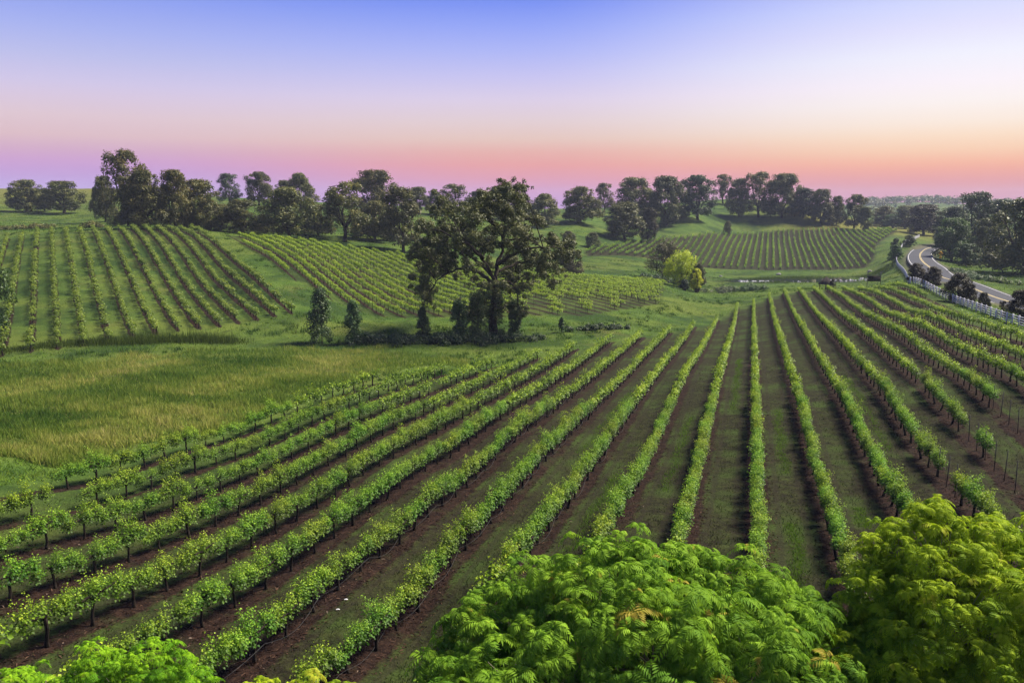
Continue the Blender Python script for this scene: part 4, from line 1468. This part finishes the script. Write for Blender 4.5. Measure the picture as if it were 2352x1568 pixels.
def pinnate_tree(label, foot, lobes, per_m2, mat, seed, size=1.0, ln=0.30):
    g = np.random.default_rng(seed)
    foot = np.asarray(foot, float)
    tmpl = [pinnate_cluster(g, ln=ln) for _ in range(5)]
    cs, ns = [], []
    L = [(P(u, v, d), r * d * 1.0 / F) for u, v, r, d in lobes]
    gap = 0.86 / math.sqrt(per_m2)
    for c, r in L:
        for shell, gp_ in ((1.0, gap), (0.74, gap * 1.5)):
            n = int(per_m2 * 9 * math.pi * r * r)
            d = unit(g.normal(size=(n, 3)) + np.array([0, -0.25, 0.45]))
            bump = 0.97 + 0.22 * np.sin(d[:, 0] * 7 + c[0]) * np.sin(d[:, 1] * 6 + c[1]) + 0.17 * np.sin(d[:, 2] * 10 + 3 * c[2])
            p = c + d * (shell * r * bump * g.uniform(0.80, 1.16, n))[:, None] * np.array([1, 1, 0.9])
            keep = []
            for i_ in range(n):
                if all(((p[i_] - p[j_]) ** 2).sum() > gp_ * gp_ for j_ in keep):
                    keep.append(i_)
            p, dk_ = p[keep], d[keep]
            ok = np.ones(len(p), bool)
            for c2, r2 in L:
                if c2 is not c:
                    ok &= np.linalg.norm((p - c2) / np.array([1, 1, 0.9]), axis=1) > r2 * 0.72
            cs.append(p[ok])
            ns.append(dk_[ok])
    c = np.concatenate(cs)
    d = np.concatenate(ns)
    m = len(c)
    ax = unit(d * 0.8 + np.array([0, 0, 0.75]) + g.normal(0, 0.2, (m, 3)))
    xa = unit(np.cross(ax, g.normal(size=(m, 3))))
    ya = np.cross(ax, xa)
    sc = size * g.uniform(0.7, 1.35, m)
    V, T_, TI = [], [], []
    n0 = 0
    w = g.integers(0, 5, m)
    for k in range(5):
        i = np.where(w == k)[0]
        tv, tt, ti = tmpl[k]
        v = (xa[i][:, None] * tv[None, :, 0:1] + ya[i][:, None] * tv[None, :, 1:2] + ax[i][:, None] * tv[None, :, 2:3]) * sc[i][:, None, None] + c[i][:, None]
        V.append(v.reshape(-1, 3))
        T_.append((tt[None] + (np.arange(len(i)) * len(tv))[:, None, None] + n0).reshape(-1, 3))
        young = np.where(g.random(len(i)) < 0.012, 0.36, 0.0)
        shift = g.normal(0, 0.10, len(i)) + young + 0.20 * (d[i][:, 2] - 0.35)  # upward sprays lighter: top light put into the tint, with young growth
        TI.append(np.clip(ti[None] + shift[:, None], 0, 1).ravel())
        n0 += len(i) * len(tv)
    root = obj('pistache_tree', None, loc=foot)
    tag(root, label, 'tree')
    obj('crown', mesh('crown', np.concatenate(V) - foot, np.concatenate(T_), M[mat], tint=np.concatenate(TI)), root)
    b = MB()
    mean = np.mean([q for q, r in L], 0)
    fork = np.array([0, 0, max(1.2, (mean[2] - foot[2]) * 0.35)])
    b.tube(bez((0, 0, -0.2), fork * 0.5 + np.array([0.08, 0, 0]), fork, 7), np.linspace(0.20, 0.14, 7), 9)
    for q, r in L:
        e = q - foot
        pth = bez(fork, (fork + e) / 2 + np.array([0, 0, 0.4]) + g.normal(0, 0.2, 3), e, 9)
        b.tube(pth, np.linspace(0.10, 0.03, 9), 6, False)
        for _ in range(16):
            dd_ = unit(g.normal(size=3) + np.array([0, -0.2, 0.6]))
            tip = e + dd_ * r * 0.92
            s0 = pth[g.integers(5, 9)]
            b.tube(bez(s0, (s0 + tip) / 2 + g.normal(0, 0.08, 3), tip, 6), np.linspace(0.022, 0.006, 6), 4, False)
    obj('trunk', b.me('trunk', M['bark_pale'], smooth=True), root)


gz = lambda x, y: (x, y, float(tz(x, y)))
pinnate_tree('large green tree with feathery leaves filling the bottom of the picture', gz(2.6, 14.6),
             [(1400, 1395, 150, 15), (1240, 1425, 140, 15.5), (1120, 1470, 112, 15), (1560, 1385, 130, 16), (1700, 1415, 125, 15.5), (1800, 1440, 105, 15.5), (1500, 1540, 200, 13.5),
              (1300, 1590, 190, 13.5), (1740, 1570, 185, 13.5), (1940, 1600, 110, 14), (1050, 1570, 110, 14.5), (1590, 1300, 52, 16.3), (1420, 1285, 60, 15.8), (1600, 1680, 230, 13), (1200, 1690, 220, 13), (1870, 1480, 90, 14.6), (1990, 1560, 85, 14.0)], 8.0, 'pistache', 21, 1.08)
pinnate_tree('yellow-green feathery tree cut by the road-side picture edge', gz(8.3, 14.2),
             [(2130, 1300, 132, 15), (2280, 1320, 135, 15), (2050, 1385, 115, 15), (2200, 1450, 170, 14), (2350, 1420, 150, 14), (2080, 1540, 150, 14), (2280, 1580, 180, 13.5), (1985, 1480, 85, 15),
              (2430, 1310, 140, 15), (2420, 1560, 180, 13.5), (2150, 1215, 62, 15.3), (2060, 1270, 66, 15.2)], 9.5, 'pistache_y', 22, 0.92)
pinnate_tree('small yellow-green treetop at the meadow-side bottom corner', gz(-8.3, 17.3),
             [(225, 1540, 66, 17), (350, 1545, 70, 17), (420, 1575, 50, 17.5), (30, 1600, 80, 17), (130, 1610, 66, 16.5), (280, 1640, 120, 16.5), (470, 1610, 45, 17.2)], 11.0, 'pistache_y', 23, 0.85)
pinnate_tree('low yellow-green treetop just showing at the bottom edge between corner and big tree', gz(-4.6, 16.6),
             [(600, 1608, 52, 16.5), (700, 1606, 55, 16.5), (770, 1612, 50, 16.3), (680, 1670, 90, 16.3)], 11.0, 'pistache_y', 24, 0.8)

# ------------------------------------------------------------------ white fence


def fence(path, label, step, per=1):
    seg = np.r_[0, np.cumsum(np.linalg.norm(np.diff(path, axis=0), axis=1))]
    n = int(seg[-1] // step)
    s = np.arange(n + 1) * step
    x = np.interp(s, seg, path[:, 0])
    y = np.interp(s, seg, path[:, 1])
    z = tz(x, y)
    root = obj('white_fence', None, loc=(x[0], y[0], z[0]))
    tag(root, label, 'fence')
    o = np.array([x[0], y[0], z[0]])
    pm = MB().box((0, 0, 0.62), (0.15, 0.15, 1.54)).me('post', M['white'])
    rm = MB().box((0.5, 0, 0), (1, 0.05, 0.11)).me('rail', M['white'])
    for k in range(n + 1):
        a = math.atan2(y[min(k + 1, n)] - y[max(k - 1, 0)], x[min(k + 1, n)] - x[max(k - 1, 0)])
        obj('post', pm, root, np.array([x[k], y[k], z[k]]) - o, (0, 0, a))
    for k in range(0, n, per):
        k2 = min(k + per, n)
        d = np.array([x[k2] - x[k], y[k2] - y[k], z[k2] - z[k]])
        ln = np.linalg.norm(d)
        for h in (0.28, 0.58, 0.88, 1.18):
            r_ = obj('rail', rm, root, np.array([x[k], y[k], z[k] + h]) - o + np.array([d[1], -d[0], 0]) / ln * 0.09, (0, -math.asin(d[2] / ln), math.atan2(d[1], d[0])))
            r_.scale = (ln, 1, 1)


LF = 31.0
fence(np.array([LF * NV + t * DV for t in np.linspace(92, 178, 30)]), 'white board fence between the near vine rows and the road', 2.4)
far_path = spline(np.array([LF * NV + 179.0 * DV] + [G(u, d)[:2] for u, d in [(2079, 205), (2058, 258), (2070, 305), (2112, 378)]]), 60)
fence(far_path, 'far stretch of white fence curving past the road bend', 2.4, 2)

# ------------------------------------------------------------------ trellis stakes and drip hoses
stake = MB()
stake.tube([(0, 0, -0.2), (0, 0, 0.7), (0, 0, 1.62)], 0.022, 5)
stake_me = stake.me('vine_stake', M['steel'])
for k in (3, 4, 5, 6):
    L = L0 + SPC * k
    ns_ = 0
    for t in np.arange(37, 62, 1.78):
        if any(a - 0.6 < t < b + 0.6 for a, b in GAPS.get(k, [])):
            p = L * NV + (t + 0.4) * DV
            o = obj('vine_stake', stake_me, None, (p[0], p[1], float(tz(p[0], p[1]))), (g2.normal(0, 0.03), g2.normal(0, 0.03), 0))
            ns_ += 1
            tag(o, 'thin bare stake, %s up from the bottom among gaps of the %s row roadward' % (ordinal(ns_), ordinal(k)), 'stake', 'bare stakes, %s row towards the road' % ordinal(k))
for ns_, (u, d) in enumerate(sorted([(1205, 130), (1240, 129), (1262, 131), (1300, 131), (1322, 130), (1345, 130), (1366, 133), (1390, 136), (1402, 140), (1428, 142), (1447, 143), (1470, 146), (1512, 151), (1282, 136), (1330, 138), (1225, 137)])):
    o = obj('vine_stake', stake_me, None, G(u, d))
    tag(o, 'thin dark stake at the foot of the rows behind the big oak, %s past it' % ordinal(ns_ + 1), 'stake', 'bare stakes behind the big oak')
for k in (-5, -4, -3):
    L = L0 + SPC * k
    ts = np.arange(max(15, BEG[k]), min(END[k], 75), 0.4)
    q = L * NV[None] + ts[:, None] * DV[None] + NV[None] * 0.10
    gg = np.random.default_rng(k + 50)
    sag = 0.46 - 0.30 * np.abs(np.sin((ts + gg.uniform(0, 2)) * math.pi / 1.78 * 0.5)) + 0.05 * np.sin(ts * 0.7 + k)
    b = MB()
    b.tube(np.c_[q + NV[None] * (0.12 * np.sin(ts * 0.9 + k))[:, None], tz(q[:, 0], q[:, 1]) + sag], 0.0075, 4, False)
    o = obj('drip_hose', b.me('drip_hose', M['hose']))
    where = 'the upright row' if k == 0 else 'the %s row from the upright row, %s side' % (ordinal(abs(k)), 'meadow' if k < 0 else 'road')
    tag(o, 'thin grey drip hose sagging along ' + where, 'hose', 'drip hoses along the near rows')

# ------------------------------------------------------------------ roadside sign, pointed roof, hanging sign frame, rocks
p = G(2159, 240)
root = tag(obj('curve_warning_sign', None, loc=p, rot=(0, 0, -math.atan2(p[0], p[1]))), 'orange-yellow diamond curve sign with a square plate beside the road', 'road sign')
obj('post', MB().box((0, 0.06, 1.1), (0.09, 0.06, 3.0)).me('post', M['steel']), root)
dm_ = MB()
s_ = 0.70
dm_.add([(0, 0, -s_), (s_, 0, 0), (0, 0, s_), (-s_, 0, 0), (0, 0.03, -s_), (s_, 0.03, 0), (0, 0.03, s_), (-s_, 0.03, 0)], None,
        [(0, 1, 2, 3), (7, 6, 5, 4), (0, 4, 5, 1), (1, 5, 6, 2), (2, 6, 7, 3), (3, 7, 4, 0)])
pl = obj('diamond_plate', dm_.me('diamond_plate', M['sign_orange']), root, (0, 0, 2.75))
ar = MB()
cpts = [(0.12, -0.35), (0.12, -0.09), (0.04, 0.08), (-0.12, 0.15), (-0.2, 0.18)]
for (xa_, za_), (xb_, zb_) in zip(cpts[:-1], cpts[1:]):
    d_ = np.array([xb_ - xa_, zb_ - za_])
    n_ = np.array([-d_[1], d_[0]]) / np.linalg.norm(d_) * 0.075
    ar.add([(xa_ + n_[0], -0.006, za_ + n_[1]), (xb_ + n_[0], -0.006, zb_ + n_[1]), (xb_ - n_[0], -0.006, zb_ - n_[1]), (xa_ - n_[0], -0.006, za_ - n_[1])], None, [(0, 1, 2, 3)])
ar.add([(-0.17, -0.007, 0.35), (-0.17, -0.007, 0.02), (-0.40, -0.007, 0.20)], [(0, 1, 2)])
obj('arrow', ar.me('arrow', M['black']), pl)
obj('speed_plate', MB().box((0, 0.015, 1.62), (0.66, 0.03, 0.66)).me('speed_plate', M['sign_orange']), root)

p = G(1897, 177)
root = tag(obj('garden_shelter', None, loc=p, rot=(0, 0, 0.5)), 'small shelter with a dark pointed roof at the far end of the near rows', 'shelter')
rf_ = MB()
rf_.add([(-1.25, -1.25, 1.28), (1.25, -1.25, 1.28), (1.25, 1.25, 1.28), (-1.25, 1.25, 1.28), (0, 0, 2.95), (-1.25, -1.25, 1.2), (1.25, -1.25, 1.2), (1.25, 1.25, 1.2), (-1.25, 1.25, 1.2)],
        [(0, 1, 4), (1, 2, 4), (2, 3, 4), (3, 0, 4)], [(8, 7, 6, 5), (0, 5, 6, 1), (1, 6, 7, 2), (2, 7, 8, 3), (3, 8, 5, 0)])
obj('roof', rf_.me('roof', M['roof']), root)
for sx in (-1, 1):
    for sy in (-1, 1):
        obj('post', MB().box((sx * 0.95, sy * 0.95, 0.55), (0.14, 0.14, 1.4)).me('post', M['wood']), root)

pa, pb_ = G(1990.6, 176), G(2021, 176)
mid_ = (pa + pb_) / 2
root = tag(obj('sign_frame', None, loc=mid_), 'hanging dark sign board between two slim posts with ring tops by the pond', 'sign')
hw = (pb_[0] - pa[0]) / 2
ph_ = P(2006, 624, 176)[2] - mid_[2]
for sx in (-1, 1):
    b = MB()
    b.tube([(sx * hw, 0, -0.2), (sx * hw, 0, ph_ * 0.5), (sx * hw, 0, ph_ - 0.3)], 0.07, 6)
    po = obj('post', b.me('post', M['iron']), root)
    b = MB()
    th = np.linspace(0, 2 * math.pi, 17)
    b.tube(np.c_[sx * hw + 0.2 * np.cos(th), np.zeros(17), ph_ - 0.1 + 0.2 * np.sin(th)], 0.045, 5, False)
    obj('ring_finial', b.me('ring_finial', M['rock']), po)
bd = obj('sign_board', MB().box((0, 0, ph_ * 0.62), (2 * hw - 0.25, 0.08, ph_ * 0.30)).me('sign_board', M['roof']), root)
obj('crossbar', MB().box((0, 0, ph_ * 0.80), (2 * hw, 0.07, 0.08)).me('crossbar', M['iron']), root)


def rock(u, dep, s, label, seed):
    g = np.random.default_rng(seed)
    a, b_ = np.meshgrid(np.linspace(0, 2 * math.pi, 9)[:-1], np.linspace(0.1, math.pi - 0.1, 6), indexing='ij')
    d = np.stack([np.cos(a) * np.sin(b_), np.sin(a) * np.sin(b_), np.cos(b_)], -1) * (1 + g.normal(0, 0.13, a.shape))[..., None]
    v = d * np.array([1.0, 0.7, 0.55]) * s
    ii, jj = np.meshgrid(np.arange(8), np.arange(5), indexing='ij')
    i2_ = (ii + 1) % 8
    q = np.stack([ii * 6 + jj, ii * 6 + jj + 1, i2_ * 6 + jj + 1, i2_ * 6 + jj], -1).reshape(-1, 4)
    p_ = G(u, dep)
    o_ = obj('rock', mesh('rock', v.reshape(-1, 3), [q, np.array([[k * 6 for k in range(8)]]), np.array([[k * 6 + 5 for k in range(8)]])], M['rock']), None, p_ + np.array([0, 0, s * 0.2]))
    tag(o_, label, 'rock')


rock(1788, 266, 0.91, 'pale grey rock on the grassy bank behind the pond', 1)
rock(1998, 268, 0.84, 'pale rock on the bank behind the hanging sign', 2)
rock(1715, 240, 0.63, 'small pale rock at the near edge of the pond, willow end', 3)
rock(1735, 241, 0.49, 'smaller pale rock beside the first on the near pond edge', 4)
rock(1655, 262, 0.63, 'pale upright rock on the bank nearest the willows', 5)
for (u, v_), lb in (((795, 1377), 'torn white plastic scrap lying on the soil between near rows'), ((776, 1400), 'tiny white plastic scrap on the soil below the torn one')):
    p_ = GR(u, v_)
    b = MB()
    b.add(0.6 * np.array([(-0.11, -0.03, 0.02), (0.0, -0.04, 0.05), (0.12, -0.02, 0.03), (0.11, 0.03, 0.05), (0.0, 0.04, 0.08), (-0.12, 0.03, 0.04)]), None, [(0, 1, 4, 5), (1, 2, 3, 4)])
    tag(obj('plastic_scrap', b.me('plastic_scrap', M['white']), None, p_), lb, 'scrap')

# ------------------------------------------------------------------ grasses


def blades(name, label, cat, pts, h, w, tint, mat, lean=0.35, seed=1):
    g = np.random.default_rng(seed)
    n = len(pts)
    a = g.uniform(0, 6.283, n)
    side = np.c_[np.cos(a), np.sin(a), np.zeros(n)]
    tip = pts + np.c_[g.normal(0, lean, (n, 2)) * h[:, None], h]
    v = np.stack([pts - side * w[:, None] / 2 - np.array([0, 0, 0.03]), pts + side * w[:, None] / 2 - np.array([0, 0, 0.03]), tip], 1).reshape(-1, 3)
    t = np.arange(n * 3).reshape(-1, 3)
    ti = np.repeat(tint, 3)
    o = obj(name, mesh(name, v, t, mat, tint=ti))
    return tag(o, label, cat, kind='stuff')


def vnoise(x, y, s, seed=0):
    g = np.random.default_rng(seed)
    out = np.zeros(np.shape(x))
    for k in range(9):
        a = g.uniform(0, 6.28)
        f = g.uniform(0.5, 1.6) / s
        out += np.sin((x * math.cos(a) + y * math.sin(a)) * f * 6.28 + g.uniform(0, 6.28))
    return out / 9 * 1.8


def scatter(n, u0, u1, d0, d1, seed, power=1.0):
    """points on the ground inside a wedge of the view, denser close by"""
    g = np.random.default_rng(seed)
    d = np.exp(g.uniform(math.log(d0), math.log(d1), n)) if power == 1 else g.uniform(d0, d1, n)
    u = g.uniform(u0, u1, n)
    x = (u - CX) / F * (d * CP + 15 * SP)
    return x, d


gs = np.random.default_rng(77)
# tall meadow
x, y = scatter(210000, -60, 1080, 36, 108, 1)
ok = (poly_dist(x, y, MEADOW) + vnoise(x, y, 9, 4) * 2.5 > -1.0)
L, t = lt(x, y)
ok &= ~((L > L0 - 11.5 * SPC) & (t < end_t(L) + 1))
x, y = x[ok], y[ok]
n1, n2 = vnoise(x, y, 11, 1), vnoise(x, y, 4, 2)
hh_ = np.clip(0.36 + 0.20 * n1 + 0.20 * n2 + 0.20 * vnoise(x, y, 1.8, 12) + gs.normal(0, 0.10, len(x)), 0.08, 1.1)
dk = np.clip(vnoise(x * 0.35, y, 7, 21) * 1.4 - 0.25, 0, 1)
ti_ = np.clip(0.385 - 0.36 * dk + 0.26 * vnoise(x, y, 14, 3) + 0.16 * n2 + gs.normal(0, 0.13, len(x)), 0, 1)
blades('meadow_grass', 'tall yellow-green meadow grass beside the near vineyard', 'grass', np.c_[x, y, tz(x, y)], hh_, 0.05 + 0.03 * gs.random(len(x)), ti_, M['meadow'], seed=2)
# dark rushes along the ditch
path = spline(np.array([G(u, d)[:2] for u, d in [(-60, 86), (120, 92), (200, 94), (330, 95.5), (440, 96.5), (545, 97.5)]]), 80)
k = gs.integers(0, 80, 11000)
q = path[k] + gs.normal(0, 0.9, (11000, 2)) + (path[np.minimum(k + 1, 79)] - path[k]) * gs.random((11000, 1))
hh_ = np.clip(np.interp(k, [0, 25, 45, 62, 72, 80], [0.25, 0.6, 1.2, 1.3, 1.5, 0.3]) * gs.uniform(0.35, 1.15, 11000) * (0.75 + 0.35 * np.sin(k * 0.7)), 0.15, 2)
blades('rushes', 'dark green rushes in the ditch between meadow and hillside rows', 'rushes', np.c_[q, tz(q[:, 0], q[:, 1])], hh_, np.full(11000, 0.06), np.clip(gs.normal(0.20, 0.14, 11000), 0, 1), M['grass'], 0.15, 3)
M['meadow_short'] = leaf_mat('pasture_blade', [(0, (0.070, 0.155, 0.018)), (0.45, (0.14, 0.26, 0.028)), (0.8, (0.24, 0.31, 0.05)), (1, (0.34, 0.30, 0.10))], trans=0.4, objvar=0, rough=0.7, spec=0.05)
# pasture and headland grass
x, y = scatter(190000, -60, 2400, 30, 330, 5)
cvr = cover(x, y)
ok = (cvr['dry'] < 0.3) & (cvr['soilw'] < 0.12) & (cvr['meadow'] < 0.3) & (cvr['gravel'] < 0.2) & (poly_dist(x, y, POND) < -0.5)
x, y = x[ok], y[ok]
dist = np.hypot(x, y)
n1 = vnoise(x, y, 13, 6)
hh_ = np.clip(0.12 + 0.07 * n1 + gs.normal(0, 0.04, len(x)), 0.04, 0.5) * (1 + dist / 500)
ti_ = np.clip(0.36 + 0.16 * vnoise(x, y, 21, 7) + gs.normal(0, 0.12, len(x)), 0, 1)
blades('pasture_grass', 'short green pasture grass around the vineyard blocks', 'grass', np.c_[x, y, tz(x, y)], hh_, 0.06 + dist * 0.0006, ti_, M['meadow_short'], 0.9, 4)
# pale stones added along the waterline in place of bright sky glints
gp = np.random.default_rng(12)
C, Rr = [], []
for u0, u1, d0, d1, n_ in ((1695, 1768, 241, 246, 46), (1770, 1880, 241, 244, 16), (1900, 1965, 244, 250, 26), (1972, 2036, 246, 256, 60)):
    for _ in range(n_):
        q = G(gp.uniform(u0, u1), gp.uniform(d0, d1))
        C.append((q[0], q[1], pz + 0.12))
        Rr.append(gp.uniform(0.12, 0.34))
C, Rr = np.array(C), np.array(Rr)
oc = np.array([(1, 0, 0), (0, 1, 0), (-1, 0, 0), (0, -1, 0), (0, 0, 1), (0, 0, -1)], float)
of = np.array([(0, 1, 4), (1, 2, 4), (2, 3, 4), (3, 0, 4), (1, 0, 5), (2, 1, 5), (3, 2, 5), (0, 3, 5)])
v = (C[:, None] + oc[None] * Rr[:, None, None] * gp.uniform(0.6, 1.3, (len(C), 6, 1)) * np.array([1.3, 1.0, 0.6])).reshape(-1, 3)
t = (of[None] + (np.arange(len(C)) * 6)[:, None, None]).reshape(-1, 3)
tag(obj('glint_stones', mesh('glint_stones', v, t, M['white'])), 'pale stones standing in for sky glints along the pond waterline', 'stones', kind='stuff')
# coarse weed tufts on the headlands and banks
x, y = scatter(5200, -60, 2300, 62, 260, 15)
cvr = cover(x, y)
ok = (cvr['dry'] < 0.1) & (cvr['soilw'] < 0.1) & (cvr['meadow'] < 0.2) & (cvr['gravel'] < 0.2) & (poly_dist(x, y, POND) < -1) & (vnoise(x, y, 24, 19) > 0.05)
x, y = x[ok][:1500], y[ok][:1500]
kk = np.repeat(np.arange(len(x)), 26)
sz = np.random.default_rng(3).uniform(0.25, 0.8, len(x))
q = np.c_[x, y][kk] + gs.normal(0, 1, (len(kk), 2)) * (sz[kk] * 0.6)[:, None]
blades('weed_tufts', 'coarse weed tufts dotted over the headlands and creek banks', 'weeds', np.c_[q, tz(q[:, 0], q[:, 1])], sz[kk] * gs.uniform(0.35, 1.0, len(kk)), np.full(len(kk), 0.09),
       np.clip(np.random.default_rng(4).choice([0.05, 0.15, 0.35, 0.6], len(x), p=[0.35, 0.35, 0.2, 0.1])[kk] + gs.normal(0, 0.1, len(kk)), 0, 1), M['grass'], 0.35, 9)
# reeds round the pond
a_ = gs.uniform(0, len(POND), 9000)
i0 = a_.astype(int) % len(POND)
fr_ = (a_ % 1)[:, None]
q = POND[i0] * (1 - fr_) + POND[(i0 + 1) % len(POND)] * fr_ + gs.normal(0, 1.3, (9000, 2))
q = q[(q[:, 1] > 252) | (q[:, 0] < G(1800, 245)[0]) | (poly_dist(q[:, 0], q[:, 1], POND) < -1.5)]
n_ = len(q)
blades('reeds', 'green reeds lining the pond', 'reeds', np.c_[q, tz(q[:, 0], q[:, 1]) - 0.1], gs.uniform(0.3, 0.8, n_), np.full(n_, 0.12), np.clip(gs.normal(0.35, 0.15, n_), 0, 1), M['grass'], 0.2, 5)
# thin mown sward in the alleys
x, y = scatter(170000, -60, 2420, 20, 80, 8)
cvr = cover(x, y)
fr_ = np.abs(((cvr['rowc'] + 0.5) % 1) - 0.5) * 2
n1 = vnoise(x, y, 6, 9)
L, t = lt(x, y)
den = np.clip((fr_ - cvr['soilw'] - 0.05) * 3, 0.03, 1) * np.clip(0.55 + 0.5 * n1, 0.1, 1) * np.where(np.abs(fr_ - 0.62) < 0.09, 0.4, 1)
ok = (cvr['dry'] > 0.3) & (gs.random(len(x)) < den)
x, y = x[ok], y[ok]
n1 = n1[ok]
ti_ = np.clip(0.26 + 0.16 * n1 + gs.normal(0, 0.16, len(x)) + 0.2 * (gs.random(len(x)) < 0.15), 0, 1)
M['sward'] = leaf_mat('mown_sward', [(0, (0.022, 0.030, 0.010)), (0.45, (0.050, 0.070, 0.016)), (0.7, (0.085, 0.095, 0.030)), (1, (0.15, 0.12, 0.065))], trans=0.2, objvar=0, rough=0.8, spec=0.05)
blades('mown_grass', 'thin mown grass in the alleys of the near vineyard', 'grass', np.c_[x, y, tz(x, y)], gs.uniform(0.05, 0.15, len(x)), gs.uniform(0.02, 0.05, len(x)), ti_, M['sward'], 0.7, 6)

# fresh green strips down the middle of some alleys
q = []
for k, t0, t1, n_ in ((0, 22, 36, 2600), (0, 44, 60, 1500), (-2, 40, 58, 1500), (-1, 60, 90, 2200), (1, 36, 39, 500), (-3, 30, 44, 1300), (2, 50, 75, 1500), (-4, 48, 70, 1200)):
    tt_ = gs.uniform(t0, t1, n_)
    ll_ = L0 + SPC * (k + 0.5) + gs.normal(0, 0.16, n_) + 0.1 * np.sin(tt_)
    q.append(ll_[:, None] * NV + tt_[:, None] * DV)
q = np.concatenate(q)
blades('fresh_grass', 'fresh bright green grass strips in some near alleys', 'grass', np.c_[q, tz(q[:, 0], q[:, 1])], gs.uniform(0.04, 0.12, len(q)), gs.uniform(0.03, 0.06, len(q)), np.clip(gs.normal(0.25, 0.12, len(q)), 0, 1), M['meadow_short'], 0.7, 16)
# prunings and clods on the bare strips
x, y = scatter(60000, -60, 2420, 20, 60, 18)
cvr = cover(x, y)
fr_ = np.abs(((cvr['rowc'] + 0.5) % 1) - 0.5) * 2
ok = (cvr['dry'] > 0.3) & (fr_ < cvr['soilw'] + 0.15)
x, y = x[ok][:24000], y[ok][:24000]
n_ = len(x)
c_ = np.c_[x, y, tz(x, y) + 0.02]
a_ = gs.uniform(0, 6.28, n_)
M['litter'] = leaf_mat('prunings', [(0, (0.018, 0.012, 0.010)), (0.5, (0.055, 0.030, 0.021)), (0.85, (0.12, 0.075, 0.05)), (1, (0.24, 0.19, 0.15))], trans=0, objvar=0, rough=0.9, spec=0.05)
v, t = leaf_quads(c_, np.c_[np.cos(a_), np.sin(a_), gs.normal(0, 0.25, n_)], np.tile([0, 0, 1.0], (n_, 1)) + gs.normal(0, 0.3, (n_, 3)), gs.uniform(0.06, 0.26, n_), gs.uniform(0.015, 0.06, n_), 0.3)
tag(obj('prunings', mesh('prunings', v, t, M['litter'], tint=np.repeat(np.clip(gs.normal(0.45, 0.22, n_), 0, 1), 4))), 'brown prunings and clods scattered under the near vine rows', 'prunings', kind='stuff')

# ------------------------------------------------------------------ far wooded hills
gf = np.random.default_rng(31)
C, Rr = [], []
for _ in range(420):
    u = gf.uniform(1990, 2480)
    d = gf.choice([1440, 1300, 1180, 900], p=[0.6, 0.18, 0.14, 0.08]) + gf.normal(0, 25)
    if d < 1380 and vnoise(np.array([u]), np.array([d]), 60, 8)[0] < 0.15:
        continue
    x_ = (u - CX) / F * (d * CP)
    z_ = float(tz(x_, d))
    h = gf.uniform(7, 13)
    for _k in range(5):
        C.append((x_ + gf.normal(0, 3), d + gf.normal(0, 3), z_ + h * gf.uniform(0.35, 0.8)))
        Rr.append(h * gf.uniform(0.25, 0.42))
v, t, ti = clump_leaves(gf, np.array(C), np.array(Rr), 26000, 2.2, 0.85)
tag(obj('distant_woodland', mesh('distant_woodland', v, t, M['oak'], tint=ti)), 'far-off wooded hills fading blue beyond the road', 'woodland', kind='stuff')

# ------------------------------------------------------------------ air
hz_ = MB().box((0, 0, 30), (5460, 5460, 100))
hm = bpy.data.materials.new('haze')
nt, N, Lk = nodes_of(hm)
vo = N.new('ShaderNodeVolumePrincipled')
vo.inputs['Color'].default_value = (0.62, 0.70, 0.92, 1)
vo.inputs['Density'].default_value = 0.00016
out = N.new('ShaderNodeOutputMaterial')
Lk.new(vo.outputs[0], out.inputs['Volume'])
HAZE = tag(obj('haze', hz_.me('haze', hm)), 'thin blue evening haze over the valley', 'haze', kind='stuff')
